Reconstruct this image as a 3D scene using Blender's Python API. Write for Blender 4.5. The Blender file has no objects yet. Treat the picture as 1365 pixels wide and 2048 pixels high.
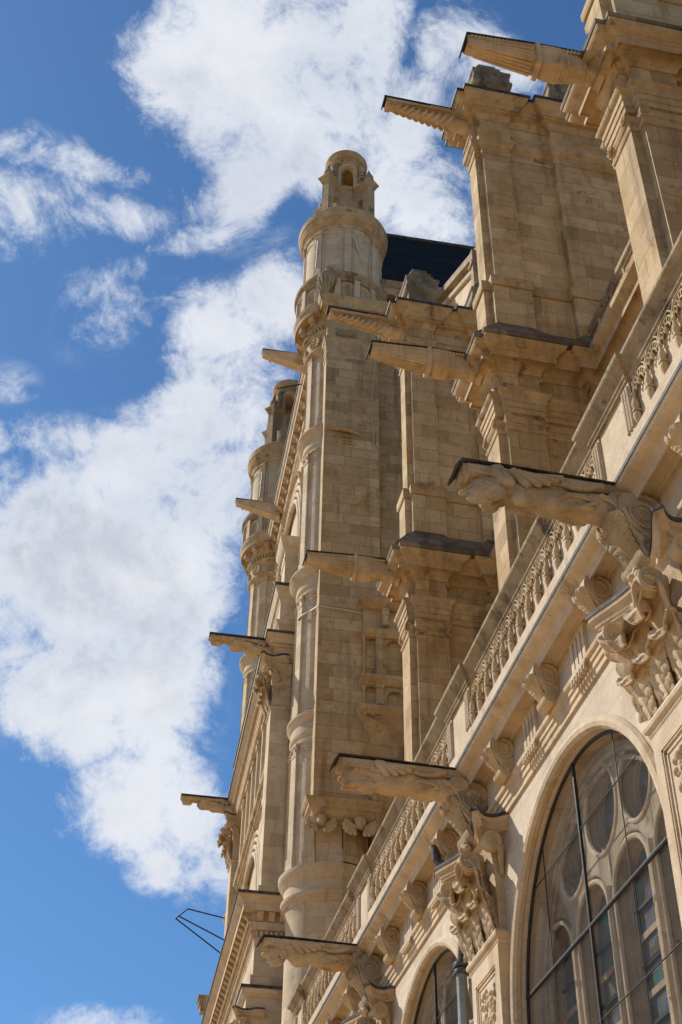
import bpy, bmesh, math, random
import numpy as np
from mathutils import Vector, Matrix
from mathutils.geometry import tessellate_polygon
R = math.radians
random.seed(7)
sc = bpy.context.scene
COL = sc.collection

# ------------------------------------------------------------------ camera
HEAD, PITCH, ROLL, FOC = R(11.355), R(40.513), R(1.015), 2642.0
h = Vector((math.sin(HEAD), math.cos(HEAD), 0)); rt = Vector((math.cos(HEAD), -math.sin(HEAD), 0))
fw = h*math.cos(PITCH) + Vector((0, 0, math.sin(PITCH))); up = rt.cross(fw)
rt2 = rt*math.cos(ROLL) + up*math.sin(ROLL); up2 = -rt*math.sin(ROLL) + up*math.cos(ROLL)
cd = bpy.data.cameras.new('camera'); cam = bpy.data.objects.new('camera', cd); COL.objects.link(cam)
cd.sensor_fit = 'VERTICAL'; cd.sensor_height = 36.0; cd.sensor_width = 24.0
cd.lens = FOC/2048*36.0
cd.clip_start = 0.1; cd.clip_end = 4000
cam.matrix_world = Matrix(((rt2.x, up2.x, -fw.x, 0), (rt2.y, up2.y, -fw.y, 0), (rt2.z, up2.z, -fw.z, 1.6), (0, 0, 0, 1)))
sc.camera = cam

# ------------------------------------------------------------------ light, sky, exposure
SUN = Vector((-0.53, 0.485, 0.69)).normalized()
SUN_EL = math.asin(SUN.z); SUN_AZ = math.atan2(SUN.x, SUN.y)
sd = bpy.data.lights.new('sun', 'SUN'); so = bpy.data.objects.new('sun', sd); COL.objects.link(so)
sd.energy = 5.0; sd.angle = R(0.5); sd.color = (1.0, 0.94, 0.85)
so.rotation_euler = SUN.to_track_quat('Z', 'Y').to_euler(); so.location = SUN*200
sc.view_settings.view_transform = 'Standard'; sc.view_settings.look = 'None'
sc.view_settings.exposure = 0.06; sc.view_settings.gamma = 1.0

world = bpy.data.worlds.new('World'); sc.world = world; world.use_nodes = True

class NT:
    """tiny helper for node trees"""
    def __init__(s, tree):
        s.t = tree; s.n = tree.nodes; s.l = tree.links
    def __call__(s, typ, *ins, **props):
        nd = s.n.new(typ)
        for k, v in props.items(): setattr(nd, k, v)
        for i, v in enumerate(ins):
            if v is None: continue
            s.set(nd.inputs[i], v)
        return nd
    def set(s, sock, v):
        if isinstance(v, bpy.types.NodeSocket): s.l.new(v, sock)
        elif isinstance(v, bpy.types.Node): s.l.new(v.outputs[0], sock)
        else:
            try: sock.default_value = v
            except Exception:
                sock.default_value = (v[0], v[1], v[2], 1.0)
    def math(s, op, a, b=None, c=None, clamp=False):
        nd = s.n.new('ShaderNodeMath'); nd.operation = op; nd.use_clamp = clamp
        for i, v in enumerate((a, b, c)):
            if v is not None: s.set(nd.inputs[i], v)
        return nd.outputs[0]
    def vmath(s, op, a, b=None, out=0):
        nd = s.n.new('ShaderNodeVectorMath'); nd.operation = op
        s.set(nd.inputs[0], a)
        if b is not None:
            s.set(nd.inputs['Scale'] if op == 'SCALE' else nd.inputs[1], b)
        return nd.outputs[out]
    def mix(s, fac, a, b, mode='MIX'):
        nd = s.n.new('ShaderNodeMix'); nd.data_type = 'RGBA'; nd.blend_type = mode
        s.set(nd.inputs[0], fac); s.set(nd.inputs[6], a); s.set(nd.inputs[7], b)
        return nd.outputs[2]
    def ramp(s, v, lo, hi, a=0.0, b=1.0, smooth=True):
        nd = s.n.new('ShaderNodeMapRange'); nd.interpolation_type = 'SMOOTHSTEP' if smooth else 'LINEAR'
        s.set(nd.inputs[0], v)
        for i, x in enumerate((lo, hi, a, b)): nd.inputs[i+1].default_value = x
        return nd.outputs[0]
    def noise(s, vec, scale, detail=4, rough=0.55, dist=0.0):
        nd = s.n.new('ShaderNodeTexNoise'); s.set(nd.inputs['Vector'], vec)
        nd.inputs['Scale'].default_value = scale; nd.inputs['Detail'].default_value = detail
        nd.inputs['Roughness'].default_value = rough; nd.inputs['Distortion'].default_value = dist
        return nd.outputs[0]

SKY_STRENGTH = 0.10
def build_sky():
    T = NT(world.node_tree); world.node_tree.nodes.clear()
    out = T('ShaderNodeOutputWorld'); bg = T('ShaderNodeBackground'); T.l.new(bg.outputs[0], out.inputs[0])
    sky = T('ShaderNodeTexSky', sky_type='NISHITA', sun_disc=False)
    sky.sun_elevation = SUN_EL; sky.sun_rotation = SUN_AZ; sky.air_density = 1.0; sky.dust_density = 0.3; sky.ozone_density = 2.0
    g = T('ShaderNodeTexCoord').outputs['Generated']
    d = T.vmath('NORMALIZE', g)
    sep = T('ShaderNodeSeparateXYZ', d)
    zc = T.math('MAXIMUM', sep.outputs[2], 0.08)
    px = T.math('DIVIDE', sep.outputs[0], zc); py = T.math('DIVIDE', sep.outputs[1], zc)
    P = T('ShaderNodeCombineXYZ', px, py, 0.0).outputs[0]           # position on the cloud layer
    # cumulus banks of the cloud layer: centre x, y, inverse 2x2 matrix, weight
    warp = T.vmath('SCALE', T.vmath('SUBTRACT', T.n.new('ShaderNodeTexNoise').outputs[1], (0.5, 0.5, 0.5)), 0.16)
    wn = warp.node.inputs[0].links[0].from_node.inputs[0].links[0].from_node
    T.set(wn.inputs['Vector'], d); wn.inputs['Scale'].default_value = 6.0; wn.inputs['Detail'].default_value = 3
    PW = T.vmath('ADD', P, warp)
    acc = None
    for cx, cy, a, b, c2, d2, w in CLOUDS:
        q = T.vmath('SUBTRACT', PW, (cx, cy, 0))
        u = T.vmath('DOT_PRODUCT', q, (a, b, 0), out=1); v = T.vmath('DOT_PRODUCT', q, (c2, d2, 0), out=1)
        r2 = T.math('ADD', T.math('MULTIPLY', u, u), T.math('MULTIPLY', v, v))
        f = T.math('MULTIPLY', T.math('SUBTRACT', 1.0, r2), w)
        f = T.math('MAXIMUM', f, -1.7)
        acc = f if acc is None else T.math('SMOOTH_MAX', acc, f, 0.20)
    n1 = T.noise(d, 15.0, 13, 0.70, 0.45)
    n2 = T.noise(d, 4.5, 5, 0.55, 0.3)
    env = T.ramp(acc, -1.15, -0.10)
    dens = T.math('ADD', acc, T.math('MULTIPLY', T.math('MULTIPLY', T.math('SUBTRACT', n1, 0.5), 3.4), env))
    dens = T.math('ADD', dens, T.math('MULTIPLY', T.math('SUBTRACT', n2, 0.5), 0.9))
    n3 = T.noise(d, 52.0, 8, 0.70, 0.6)
    dens = T.math('ADD', dens, T.math('MULTIPLY', T.math('MULTIPLY', T.math('SUBTRACT', n3, 0.5), env), 1.3))
    mask = T.ramp(dens, -0.35, 0.85)
    veil = T.math('MULTIPLY', T.ramp(acc, -0.60, 0.25), T.ramp(T.noise(d, 11.0, 11, 0.72, 0.9), 0.47, 0.74, 0.0, 0.55))
    mask = T.math('MAXIMUM', mask, veil)
    thick = T.ramp(dens, 0.2, 1.6)
    sh = T.noise(d, 8.5, 8, 0.62, 0.3)
    body = T.mix(T.ramp(sh, 0.36, 0.66), (0.82, 0.83, 0.86, 1), (0.50, 0.545, 0.63, 1))
    ccol = T.mix(thick, (0.74, 0.78, 0.86, 1), body)
    skyc = T.vmath('MULTIPLY', T.vmath('SCALE', sky.outputs[0], SKY_STRENGTH), (0.58, 0.90, 1.16))
    T.set(bg.inputs[0], T.mix(T.math('MULTIPLY', mask, 0.97), skyc, ccol))
    bg.inputs[1].default_value = 1.0

# ------------------------------------------------------------------ materials
def new_mat(name):
    m = bpy.data.materials.new(name); m.use_nodes = True
    T = NT(m.node_tree); b = m.node_tree.nodes['Principled BSDF']
    return m, T, b

def stone(name, c1, c2, joints=True, ochre=0.35, grime=0.35, row=0.40, width=0.92, rough=0.88, bump=0.5, fine=1.0, joint_amt=0.45):
    m, T, b = new_mat(name)
    geo = T('ShaderNodeNewGeometry')
    P = geo.outputs['Position']
    sp = T('ShaderNodeSeparateXYZ', P); sn = T('ShaderNodeSeparateXYZ', geo.outputs['True Normal'])
    nx = T.math('ABSOLUTE', sn.outputs[0]); ny = T.math('ABSOLUTE', sn.outputs[1])
    big = T.noise(P, 0.55, 5, 0.6)
    mid = T.noise(P, 2.6, 6, 0.65)
    spk = T.noise(P, 28.0, 4, 0.7)
    str_ = T.noise(T.vmath('MULTIPLY', P, (3.2, 3.2, 0.30)), 1.0, 5, 0.6)
    hgt = T.math('ADD', T.math('MULTIPLY', spk, 0.5*fine), T.math('MULTIPLY', mid, 0.8))
    if joints:
        sel = T.math('GREATER_THAN', nx, ny)
        u = T.math('ADD', T.math('MULTIPLY', sp.outputs[1], sel), T.math('MULTIPLY', sp.outputs[0], T.math('SUBTRACT', 1.0, sel)))
        uw = T.math('ADD', u, 37.3)
        uv = T('ShaderNodeCombineXYZ', uw, sp.outputs[2], 0.0).outputs[0]
        br = T('ShaderNodeTexBrick', uv)
        br.offset = 0.5; br.squash = 0.75; br.squash_frequency = 3
        for k, v in (('Color1', (0, 0, 0, 1)), ('Color2', (1, 1, 1, 1)), ('Mortar', (0.5, 0.5, 0.5, 1)), ('Scale', 1.0), ('Mortar Size', 0.007), ('Mortar Smooth', 0.3), ('Bias', 0.0), ('Brick Width', width), ('Row Height', row)):
            br.inputs[k].default_value = v
        tone = T.math('ADD', T.math('MULTIPLY', br.outputs[0], 0.75), T.math('MULTIPLY', mid, 0.35))
        col = T.mix(T.math('MULTIPLY', tone, 1.0, clamp=True), c1, c2)
        col = T.mix(T.ramp(br.outputs[0], 0.84, 0.90, 0, 0.45), col, (c2[0]*1.08, c2[1]*1.10, c2[2]*1.14, 1))
        col = T.mix(T.ramp(br.outputs[0], 0.05, 0.13, 0.45, 0), col, (c1[0]*0.68, c1[1]*0.66, c1[2]*0.62, 1))
    else:
        col = T.mix(T.ramp(mid, 0.3, 0.7), c1, c2)
    # ochre iron staining, rain streaks, soot crusts, lime bloom and pitting: marks with shapes of their own
    och = T.math('MULTIPLY', T.ramp(T.noise(T.vmath('ADD', P, (11, 5, 3)), 1.1, 7, 0.72, 0.4), 0.48, 0.70), ochre)
    col = T.mix(och, col, (c1[0]*1.0, c1[1]*0.80, c1[2]*0.50, 1))
    blt = T.ramp(T.noise(T.vmath('ADD', P, (3, 17, 8)), 2.1, 9, 0.74, 0.3), 0.40, 0.64)
    col = T.mix(T.math('MULTIPLY', blt, 0.30), col, (c1[0]*0.60, c1[1]*0.56, c1[2]*0.50, 1))
    lim = T.ramp(T.noise(T.vmath('ADD', P, (7, 1, 29)), 1.6, 8, 0.72, 0.2), 0.55, 0.72)
    col = T.mix(T.math('MULTIPLY', lim, 0.45), col, (min(.82, c2[0]*1.18), min(.78, c2[1]*1.22), min(.7, c2[2]*1.32), 1))
    gr = T.math('MULTIPLY', T.ramp(str_, 0.50, 0.74), grime*0.9)
    col = T.mix(gr, col, (c1[0]*0.36, c1[1]*0.33, c1[2]*0.30, 1))
    soot = T.ramp(T.noise(T.vmath('ADD', P, (23, 9, 2)), 1.3, 9, 0.78, 0.5), 0.565, 0.655)
    col = T.mix(T.math('MULTIPLY', soot, min(1.0, grime*1.0)), col, (c1[0]*0.20, c1[1]*0.18, c1[2]*0.165, 1))
    grain = T.ramp(T.noise(P, 60.0, 3, 0.7), 0.30, 0.70, 0.84, 1.14, False)
    col = T.vmath('SCALE', col, grain)
    pit = T.ramp(T.noise(P, 17.0, 4, 0.85), 0.64, 0.70)
    col = T.mix(T.math('MULTIPLY', pit, 0.65), col, (c1[0]*0.28, c1[1]*0.25, c1[2]*0.22, 1))
    if joints:
        jm = T.math('MULTIPLY', br.outputs['Fac'], T.ramp(T.noise(P, 1.7, 2), 0.3, 0.6, 0.25, 1.0))
        col = T.mix(T.math('MULTIPLY', jm, joint_amt), col, (c1[0]*0.30, c1[1]*0.27, c1[2]*0.24, 1))
        hgt = T.math('SUBTRACT', hgt, T.math('MULTIPLY', br.outputs['Fac'], 0.6))
    T.set(b.inputs['Base Color'], col)
    b.inputs['Roughness'].default_value = rough
    b.inputs['Specular IOR Level'].default_value = 0.25
    bp = T('ShaderNodeBump'); bp.inputs['Strength'].default_value = bump; bp.inputs['Distance'].default_value = 0.03
    T.set(bp.inputs['Height'], hgt); T.l.new(bp.outputs[0], b.inputs['Normal'])
    return m

def simple(name, c1, c2, rough=0.6, metal=0.0, scale=3.0, bump=0.2):
    m, T, b = new_mat(name)
    P = T('ShaderNodeNewGeometry').outputs['Position']
    n = T.noise(P, scale, 7, 0.65, 0.3); n2 = T.noise(P, scale*9, 3, 0.6)
    col = T.mix(T.ramp(n, 0.35, 0.65), c1, c2)
    T.set(b.inputs['Base Color'], col); b.inputs['Roughness'].default_value = rough; b.inputs['Metallic'].default_value = metal
    bp = T('ShaderNodeBump'); bp.inputs['Strength'].default_value = bump; bp.inputs['Distance'].default_value = 0.02
    T.set(bp.inputs['Height'], T.math('ADD', n, T.math('MULTIPLY', n2, 0.5))); T.l.new(bp.outputs[0], b.inputs['Normal'])
    return m

M = {}
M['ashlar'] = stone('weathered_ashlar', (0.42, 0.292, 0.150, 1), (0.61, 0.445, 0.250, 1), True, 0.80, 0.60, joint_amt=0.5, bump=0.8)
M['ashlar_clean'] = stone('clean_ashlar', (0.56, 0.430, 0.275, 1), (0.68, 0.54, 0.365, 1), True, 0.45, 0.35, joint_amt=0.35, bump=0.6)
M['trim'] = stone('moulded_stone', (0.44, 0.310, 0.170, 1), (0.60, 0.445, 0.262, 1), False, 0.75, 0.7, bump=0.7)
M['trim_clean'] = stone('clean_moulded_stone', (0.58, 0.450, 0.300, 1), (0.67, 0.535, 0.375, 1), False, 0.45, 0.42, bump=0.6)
M['carved'] = stone('carved_stone', (0.52, 0.385, 0.230, 1), (0.66, 0.51, 0.33, 1), False, 0.65, 0.55, bump=0.8)
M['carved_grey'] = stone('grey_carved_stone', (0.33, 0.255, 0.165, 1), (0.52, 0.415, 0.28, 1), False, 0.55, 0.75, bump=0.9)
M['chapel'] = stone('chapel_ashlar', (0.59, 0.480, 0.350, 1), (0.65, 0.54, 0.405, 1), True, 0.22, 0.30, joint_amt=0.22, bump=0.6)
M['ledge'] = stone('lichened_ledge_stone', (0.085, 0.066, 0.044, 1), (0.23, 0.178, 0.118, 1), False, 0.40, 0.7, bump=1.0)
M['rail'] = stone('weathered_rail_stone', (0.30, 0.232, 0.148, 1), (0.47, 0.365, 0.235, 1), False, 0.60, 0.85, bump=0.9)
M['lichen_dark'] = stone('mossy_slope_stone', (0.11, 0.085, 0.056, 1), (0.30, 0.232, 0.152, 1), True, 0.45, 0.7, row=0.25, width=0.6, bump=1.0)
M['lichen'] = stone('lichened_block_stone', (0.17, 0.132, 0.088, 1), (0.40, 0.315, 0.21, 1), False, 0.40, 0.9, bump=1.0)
M['lead'] = simple('lead_sheet', (0.016, 0.014, 0.013, 1), (0.085, 0.077, 0.066, 1), 0.75, 0.0, 6.0, 0.6)
M['iron'] = simple('black_iron', (0.012, 0.012, 0.013, 1), (0.030, 0.028, 0.027, 1), 0.55, 0.2, 9.0)
M['zinc'] = simple('grey_zinc', (0.060, 0.062, 0.060, 1), (0.125, 0.125, 0.115, 1), 0.45, 0.5, 3.0)
M['zinc_pale'] = simple('pale_green_zinc', (0.20, 0.215, 0.19, 1), (0.30, 0.32, 0.285, 1), 0.5, 0.2, 3.0)
M['dark'] = simple('dark_interior', (0.015, 0.013, 0.012, 1), (0.03, 0.026, 0.022, 1), 0.9)
M['wire'] = simple('pale_cable', (0.45, 0.42, 0.36, 1), (0.55, 0.52, 0.45, 1), 0.6)

def slate():
    m, T, b = new_mat('slate_tiles')
    P = T('ShaderNodeNewGeometry').outputs['Position']
    sp = T('ShaderNodeSeparateXYZ', P)
    br = T('ShaderNodeTexBrick', T('ShaderNodeCombineXYZ', sp.outputs[0], sp.outputs[2], 0.0).outputs[0])
    for k, v in (('Color1', (0.010, 0.009, 0.009, 1)), ('Color2', (0.024, 0.022, 0.022, 1)), ('Mortar', (0.005, 0.005, 0.006, 1)), ('Scale', 1.0), ('Mortar Size', 0.012), ('Brick Width', 0.30), ('Row Height', 0.16)):
        br.inputs[k].default_value = v
    T.set(b.inputs['Base Color'], T.mix(T.ramp(T.noise(P, 1.5, 5), 0.4, 0.7, 0, 0.6), br.outputs[0], (0.028, 0.025, 0.023, 1)))
    b.inputs['Roughness'].default_value = 0.85; b.inputs['Specular IOR Level'].default_value = 0.12
    bp = T('ShaderNodeBump'); bp.inputs['Strength'].default_value = 0.6; bp.inputs['Distance'].default_value = 0.03
    T.set(bp.inputs['Height'], T.math('MULTIPLY', br.outputs['Fac'], -1.0)); T.l.new(bp.outputs[0], b.inputs['Normal'])
    return m
M['slate'] = slate()

def stained():
    m, T, b = new_mat('stained_glass')
    P = T('ShaderNodeNewGeometry').outputs['Position']
    v = T('ShaderNodeTexVoronoi'); T.set(v.inputs['Vector'], T.vmath('MULTIPLY', P, (1, 1.0, 0.8))); v.inputs['Scale'].default_value = 8.0
    e = T('ShaderNodeTexVoronoi', feature='DISTANCE_TO_EDGE'); T.set(e.inputs['Vector'], T.vmath('MULTIPLY', P, (1, 1.0, 0.8))); e.inputs['Scale'].default_value = 8.0
    hs = T('ShaderNodeSeparateColor', v.outputs['Color'])
    c = T.mix(T.ramp(hs.outputs[0], 0.2, 0.8), (0.07, 0.105, 0.19, 1), (0.14, 0.16, 0.22, 1))
    c = T.mix(T.ramp(hs.outputs[1], 0.62, 0.72), c, (0.12, 0.09, 0.05, 1))
    c = T.mix(T.ramp(hs.outputs[2], 0.70, 0.78), c, (0.05, 0.16, 0.14, 1))
    c = T.mix(T.ramp(hs.outputs[1], 0.10, 0.16, 1.0, 0.0), c, (0.15, 0.14, 0.14, 1))
    lead = T.ramp(e.outputs['Distance'], 0.03, 0.06, 1.0, 0.0)
    T.set(b.inputs['Base Color'], T.mix(lead, c, (0.012, 0.012, 0.013, 1)))
    T.set(b.inputs['Roughness'], T.ramp(lead, 0.0, 1.0, 0.12, 0.6))
    b.inputs['IOR'].default_value = 1.75
    bp = T('ShaderNodeBump'); bp.inputs['Strength'].default_value = 0.15; bp.inputs['Distance'].default_value = 0.01
    T.set(bp.inputs['Height'], T.math('ADD', T.noise(P, 7, 3), T.math('MULTIPLY', lead, 0.5))); T.l.new(bp.outputs[0], b.inputs['Normal'])
    return m
M['glass'] = stained()

def mesh_mat():
    m, T, b = new_mat('wire_mesh')
    P = T('ShaderNodeNewGeometry').outputs['Position']
    sp = T('ShaderNodeSeparateXYZ', P)
    a = T.math('ADD', sp.outputs[1], sp.outputs[2]); c = T.math('SUBTRACT', sp.outputs[1], sp.outputs[2])
    def wires(x):
        f = T.math('FRACT', T.math('MULTIPLY', x, 26.0))
        return T.math('LESS_THAN', f, 0.11)
    k = T.math('MAXIMUM', wires(a), wires(c))
    b.inputs['Base Color'].default_value = (0.018, 0.017, 0.016, 1); b.inputs['Roughness'].default_value = 0.7
    tr = T('ShaderNodeBsdfTransparent'); mx = T('ShaderNodeMixShader', k, tr.outputs[0], b.outputs[0])
    T.l.new(mx.outputs[0], m.node_tree.nodes['Material Output'].inputs[0])
    return m
M['mesh'] = mesh_mat()
CLOUDS = [(0.0228, 0.5957, 9.17, -1.373, 2.37, 10.72, 1.25),
(-0.0351, 0.5993, 21.969, -2.393, 4.361, 19.737, 1.0),
(0.0944, 0.638, 11.533, 3.218, -5.038, 12.945, 1.1),
(0.0518, 0.6995, 9.162, -5.517, 14.565, 17.062, 0.95),
(0.0181, 0.7861, 16.945, -7.579, 21.589, 29.786, 0.6),
(0.1151, 0.5707, 23.633, -5.154, 2.985, 13.507, 0.9),
(0.1781, 0.6714, 19.93, 1.214, -2.378, 12.876, 0.75),
(0.2427, 0.7125, 23.286, -6.534, 3.882, 17.381, 0.85),
(-0.1097, 0.7381, 18.027, -0.933, 8.228, 36.956, 0.6),
(-0.1431, 0.8045, 21.815, -0.639, 4.796, 21.461, 0.35),
(-0.0572, 0.7795, 24.111, 4.7, -8.405, 37.523, 0.35),
(-0.0376, 0.896, 44.84, -3.98, 8.451, 37.551, 0.08),
(0.104, 0.8412, 22.375, -3.943, 2.892, 12.87, 1.0),
(0.0707, 0.916, 13.865, -8.8, 9.638, 8.41, 0.9),
(0.0647, 1.0208, 9.438, -7.828, 15.656, 9.074, 0.9),
(0.0069, 1.1413, 9.259, -0.928, 2.014, 8.811, 1.1),
(-0.0493, 1.0704, 16.951, 0.739, -0.818, 25.031, 0.6),
(0.0003, 1.3234, 6.223, -0.552, 0.855, 3.699, 1.35),
(-0.1036, 1.3268, 10.977, -0.445, 1.191, 5.159, 1.1),
(0.0793, 1.1692, 15.556, -2.101, 1.676, 7.314, 0.9),
(-0.0512, 1.6027, 7.633, -0.438, 1.056, 4.5, 1.2),
(0.0711, 1.5741, 9.587, -1.044, 0.816, 3.478, 1.2),
(0.0441, 1.9048, 8.506, -0.731, 1.193, 4.987, 0.95),
(0.1362, 1.8828, 11.534, -1.39, 0.955, 3.992, 0.9),
(0.1119, 2.1042, 19.686, -2.03, 2.084, 8.606, 0.45),
(0.2109, 2.0802, 16.782, -2.315, 1.391, 5.743, 0.3),
(-0.1247, 0.9958, 48.698, -1.768, 12.416, 54.905, 0.12),
(0.0909, 2.9528, 9.268, -0.69, 2.661, 10.484, 0.2),
(0.1825, 0.5512, 39.16, -10.567, 5.347, 24.197, 0.25),
(0.0761, 0.5432, 14.311, -2.778, 5.566, 25.238, 0.7),
(-0.1511, 1.0776, 46.899, -0.98, 11.502, 50.63, 0.2),
(0.2148, 0.5304, 25.434, 5.575, -12.592, 37.902, 0.4),
(0.2482, 0.5553, 25.575, -8.091, 7.837, 35.424, 0.5),
(0.1827, 0.7493, 34.701, -8.198, 4.196, 18.757, 0.3)]
# ------------------------------------------------------------------ object helpers
PHI = R(1.942)
MT = Matrix.Rotation(-PHI, 4, 'Z')               # the transept stands slightly askew to the chapels
ROOT = {}

def root_of(o):
    while o.parent is not None: o = o.parent
    return o

def tag(o, label=None, cat=None, group=None, kind=None):
    if label: o['label'] = label
    if cat: o['category'] = cat
    if group: o['group'] = group
    if kind: o['kind'] = kind
    return o

def thing(name, label, cat, loc=(0, 0, 0), group=None, frame=None, rotz=0.0):
    o = bpy.data.objects.new(name, None); COL.objects.link(o)
    m = (frame if frame is not None else Matrix.Identity(4)) @ Matrix.Translation(loc) @ Matrix.Rotation(rotz, 4, 'Z')
    o.matrix_world = m; ROOT[o.name] = m.copy()
    o.empty_display_size = 0.3
    return tag(o, label, cat, group)

def dup(rootobj, delta, label=None, frame=None):
    """copy a thing with its parts and sub-parts, moved by delta"""
    r = rootobj.copy(); COL.objects.link(r)
    f = frame if frame is not None else Matrix.Identity(4)
    d = f.to_3x3() @ Vector(delta)
    r.location = Vector(rootobj.location) + d
    ROOT[r.name] = Matrix.Translation(d) @ ROOT[rootobj.name]
    if label: r['label'] = label
    for ch in list(rootobj.children):
        c = ch.copy(); COL.objects.link(c); c.parent = r
        for g in list(ch.children):
            k = g.copy(); COL.objects.link(k); k.parent = c
    return r

class MB:
    def __init__(s, frame=None):
        s.v = []; s.f = []; s.M = frame.copy() if frame is not None else Matrix.Identity(4)
    def add(s, vs, fs):
        n = len(s.v); m = s.M
        s.v.extend([m @ Vector(v) for v in vs]); s.f.extend([tuple(i+n for i in f) for f in fs]); return s
    def box(s, x0, x1, y0, y1, z0, z1):
        vs = [(x, y, z) for x in (x0, x1) for y in (y0, y1) for z in (z0, z1)]
        return s.add(vs, [(0, 1, 3, 2), (4, 6, 7, 5), (0, 4, 5, 1), (2, 3, 7, 6), (0, 2, 6, 4), (1, 5, 7, 3)])
    def extrude(s, poly, vec):
        n = len(poly); vec = Vector(vec)
        vs = [Vector(p) for p in poly]; vs += [p+vec for p in vs]
        fs = [tuple(range(n))[::-1], tuple(range(n, 2*n))] + [(i, (i+1) % n, n+(i+1) % n, n+i) for i in range(n)]
        return s.add(vs, fs)
    def plan(s, poly, z0, z1):
        return s.extrude([(x, y, z0) for x, y in poly], (0, 0, z1-z0))
    def sweep(s, path, prof, closed=False, caps=True):
        n = len(path); rings = []
        for i in range(n):
            p = Vector(path[i])
            def nrm(a, b):
                d = (Vector(b)-Vector(a)).normalized(); return Vector((-d.y, d.x))
            n1 = nrm(path[i-1], path[i]) if (i > 0 or closed) else None
            n2 = nrm(path[i], path[(i+1) % n]) if (i < n-1 or closed) else None
            if n1 is None: k = n2
            elif n2 is None: k = n1
            else: k = (n1+n2)/max(0.25, 1+n1.dot(n2))
            rings.append([(p.x+k.x*o, p.y+k.y*o, z) for o, z in prof])
        m = len(prof); vs = [v for r in rings for v in r]; fs = []
        for i in range(n if closed else n-1):
            a = i*m; b = ((i+1) % n)*m
            for j in range(m-1): fs.append((a+j, b+j, b+j+1, a+j+1))
        if caps and not closed:
            fs.append(tuple(range(m))); fs.append(tuple(range((n-1)*m, n*m))[::-1])
        return s.add(vs, fs)
    def lathe(s, prof, cx=0, cy=0, n=48, a0=0.0, a1=2*math.pi):
        full = abs(a1-a0-2*math.pi) < 1e-6; m = len(prof); k = n if full else n+1
        vs = []
        for i in range(k):
            a = a0+(a1-a0)*i/n
            vs += [(cx+r*math.cos(a), cy+r*math.sin(a), z) for r, z in prof]
        fs = []
        for i in range(n):
            b = ((i+1) % k)*m
            for j in range(m-1): fs.append((i*m+j, b+j, b+j+1, i*m+j+1))
        return s.add(vs, fs)
    def tube(s, pts, rad, n=8, closed=False, flat=None):
        pts = [Vector(p) for p in pts]; N = len(pts); vs = []
        prev = None
        for i, p in enumerate(pts):
            t = (pts[(i+1) % N]-pts[i-1]) if closed or 0 < i < N-1 else (pts[1]-pts[0] if i == 0 else pts[-1]-pts[-2])
            t.normalize()
            ref = flat if flat is not None else (prev if prev is not None else (Vector((0, 0, 1)) if abs(t.z) < .9 else Vector((1, 0, 0))))
            a = (Vector(ref)-t*Vector(ref).dot(t)).normalized(); prev = a; b = t.cross(a)
            r = rad[i] if hasattr(rad, '__len__') else rad
            vs += [p+a*r*math.cos(2*math.pi*k/n)+b*r*math.sin(2*math.pi*k/n) for k in range(n)]
        fs = []
        for i in range(N if closed else N-1):
            c = i*n; d = ((i+1) % N)*n
            for k in range(n): fs.append((c+k, c+(k+1) % n, d+(k+1) % n, d+k))
        if not closed: fs += [tuple(range(n))[::-1], tuple(range((N-1)*n, N*n))]
        return s.add(vs, fs)
    def sheet(s, fn, nu, nv, thick=0.02):
        """a curved leaf-like plate with a real thickness"""
        P = [[Vector(fn(i/nu, j/nv)) for i in range(nu+1)] for j in range(nv+1)]
        vs = []; w = nu+1
        for j in range(nv+1):
            for i in range(nu+1):
                vs.append(P[j][i])
        nrm = []
        for j in range(nv+1):
            for i in range(nu+1):
                du = P[j][min(i+1, nu)]-P[j][max(i-1, 0)]; dv = P[min(j+1, nv)][i]-P[max(j-1, 0)][i]
                q = du.cross(dv); nrm.append(q.normalized() if q.length > 1e-9 else Vector((0, 0, 1)))
        k = len(vs); vs += [vs[i]-nrm[i]*thick for i in range(k)]
        fs = []
        for j in range(nv):
            for i in range(nu):
                a = j*w+i; fs.append((a, a+1, a+1+w, a+w)); fs.append((k+a, k+a+w, k+a+1+w, k+a+1))
        rim = [i for i in range(w)] + [j*w+nu for j in range(1, nv+1)] + [nv*w+i for i in range(nu-1, -1, -1)] + [j*w for j in range(nv-1, 0, -1)]
        for a, b in zip(rim, rim[1:]+rim[:1]): fs.append((b, a, k+a, k+b))
        return s.add(vs, fs)
    def plate(s, outer, holes, rings, depth, mapf, outer_side=True):
        """plate with moulded openings; 2D outlines; rings = [(offset, depth)] down each opening; mapf(u, v, d) -> xyz"""
        def off(poly, o):
            n = len(poly); res = []
            for i in range(n):
                a, b, c = Vector(poly[i-1]), Vector(poly[i]), Vector(poly[(i+1) % n])
                d1 = (b-a).normalized(); d2 = (c-b).normalized()
                n1 = Vector((d1.y, -d1.x)); n2 = Vector((d2.y, -d2.x)); k = (n1+n2)/max(.4, 1+n1.dot(n2))
                res.append(b+k*o)
            return res
        hf = [off(hh, rings[0][0]) for hh in holes]
        polys = [[Vector((p[0], p[1], 0)) for p in outer]] + [[Vector((p[0], p[1], 0)) for p in hh] for hh in hf]
        tris = tessellate_polygon(polys)
        flat = [p for q in polys for p in q]
        s.add([mapf(p.x, p.y, 0) for p in flat], [tuple(t) for t in tris])
        for hh in holes:
            n = len(hh); vs = []
            for o, d in rings: vs += [mapf(p[0], p[1], d) for p in off(hh, o)]
            fs = [(r*n+i, r*n+(i+1) % n, (r+1)*n+(i+1) % n, (r+1)*n+i) for r in range(len(rings)-1) for i in range(n)]
            s.add(vs, fs)
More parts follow.
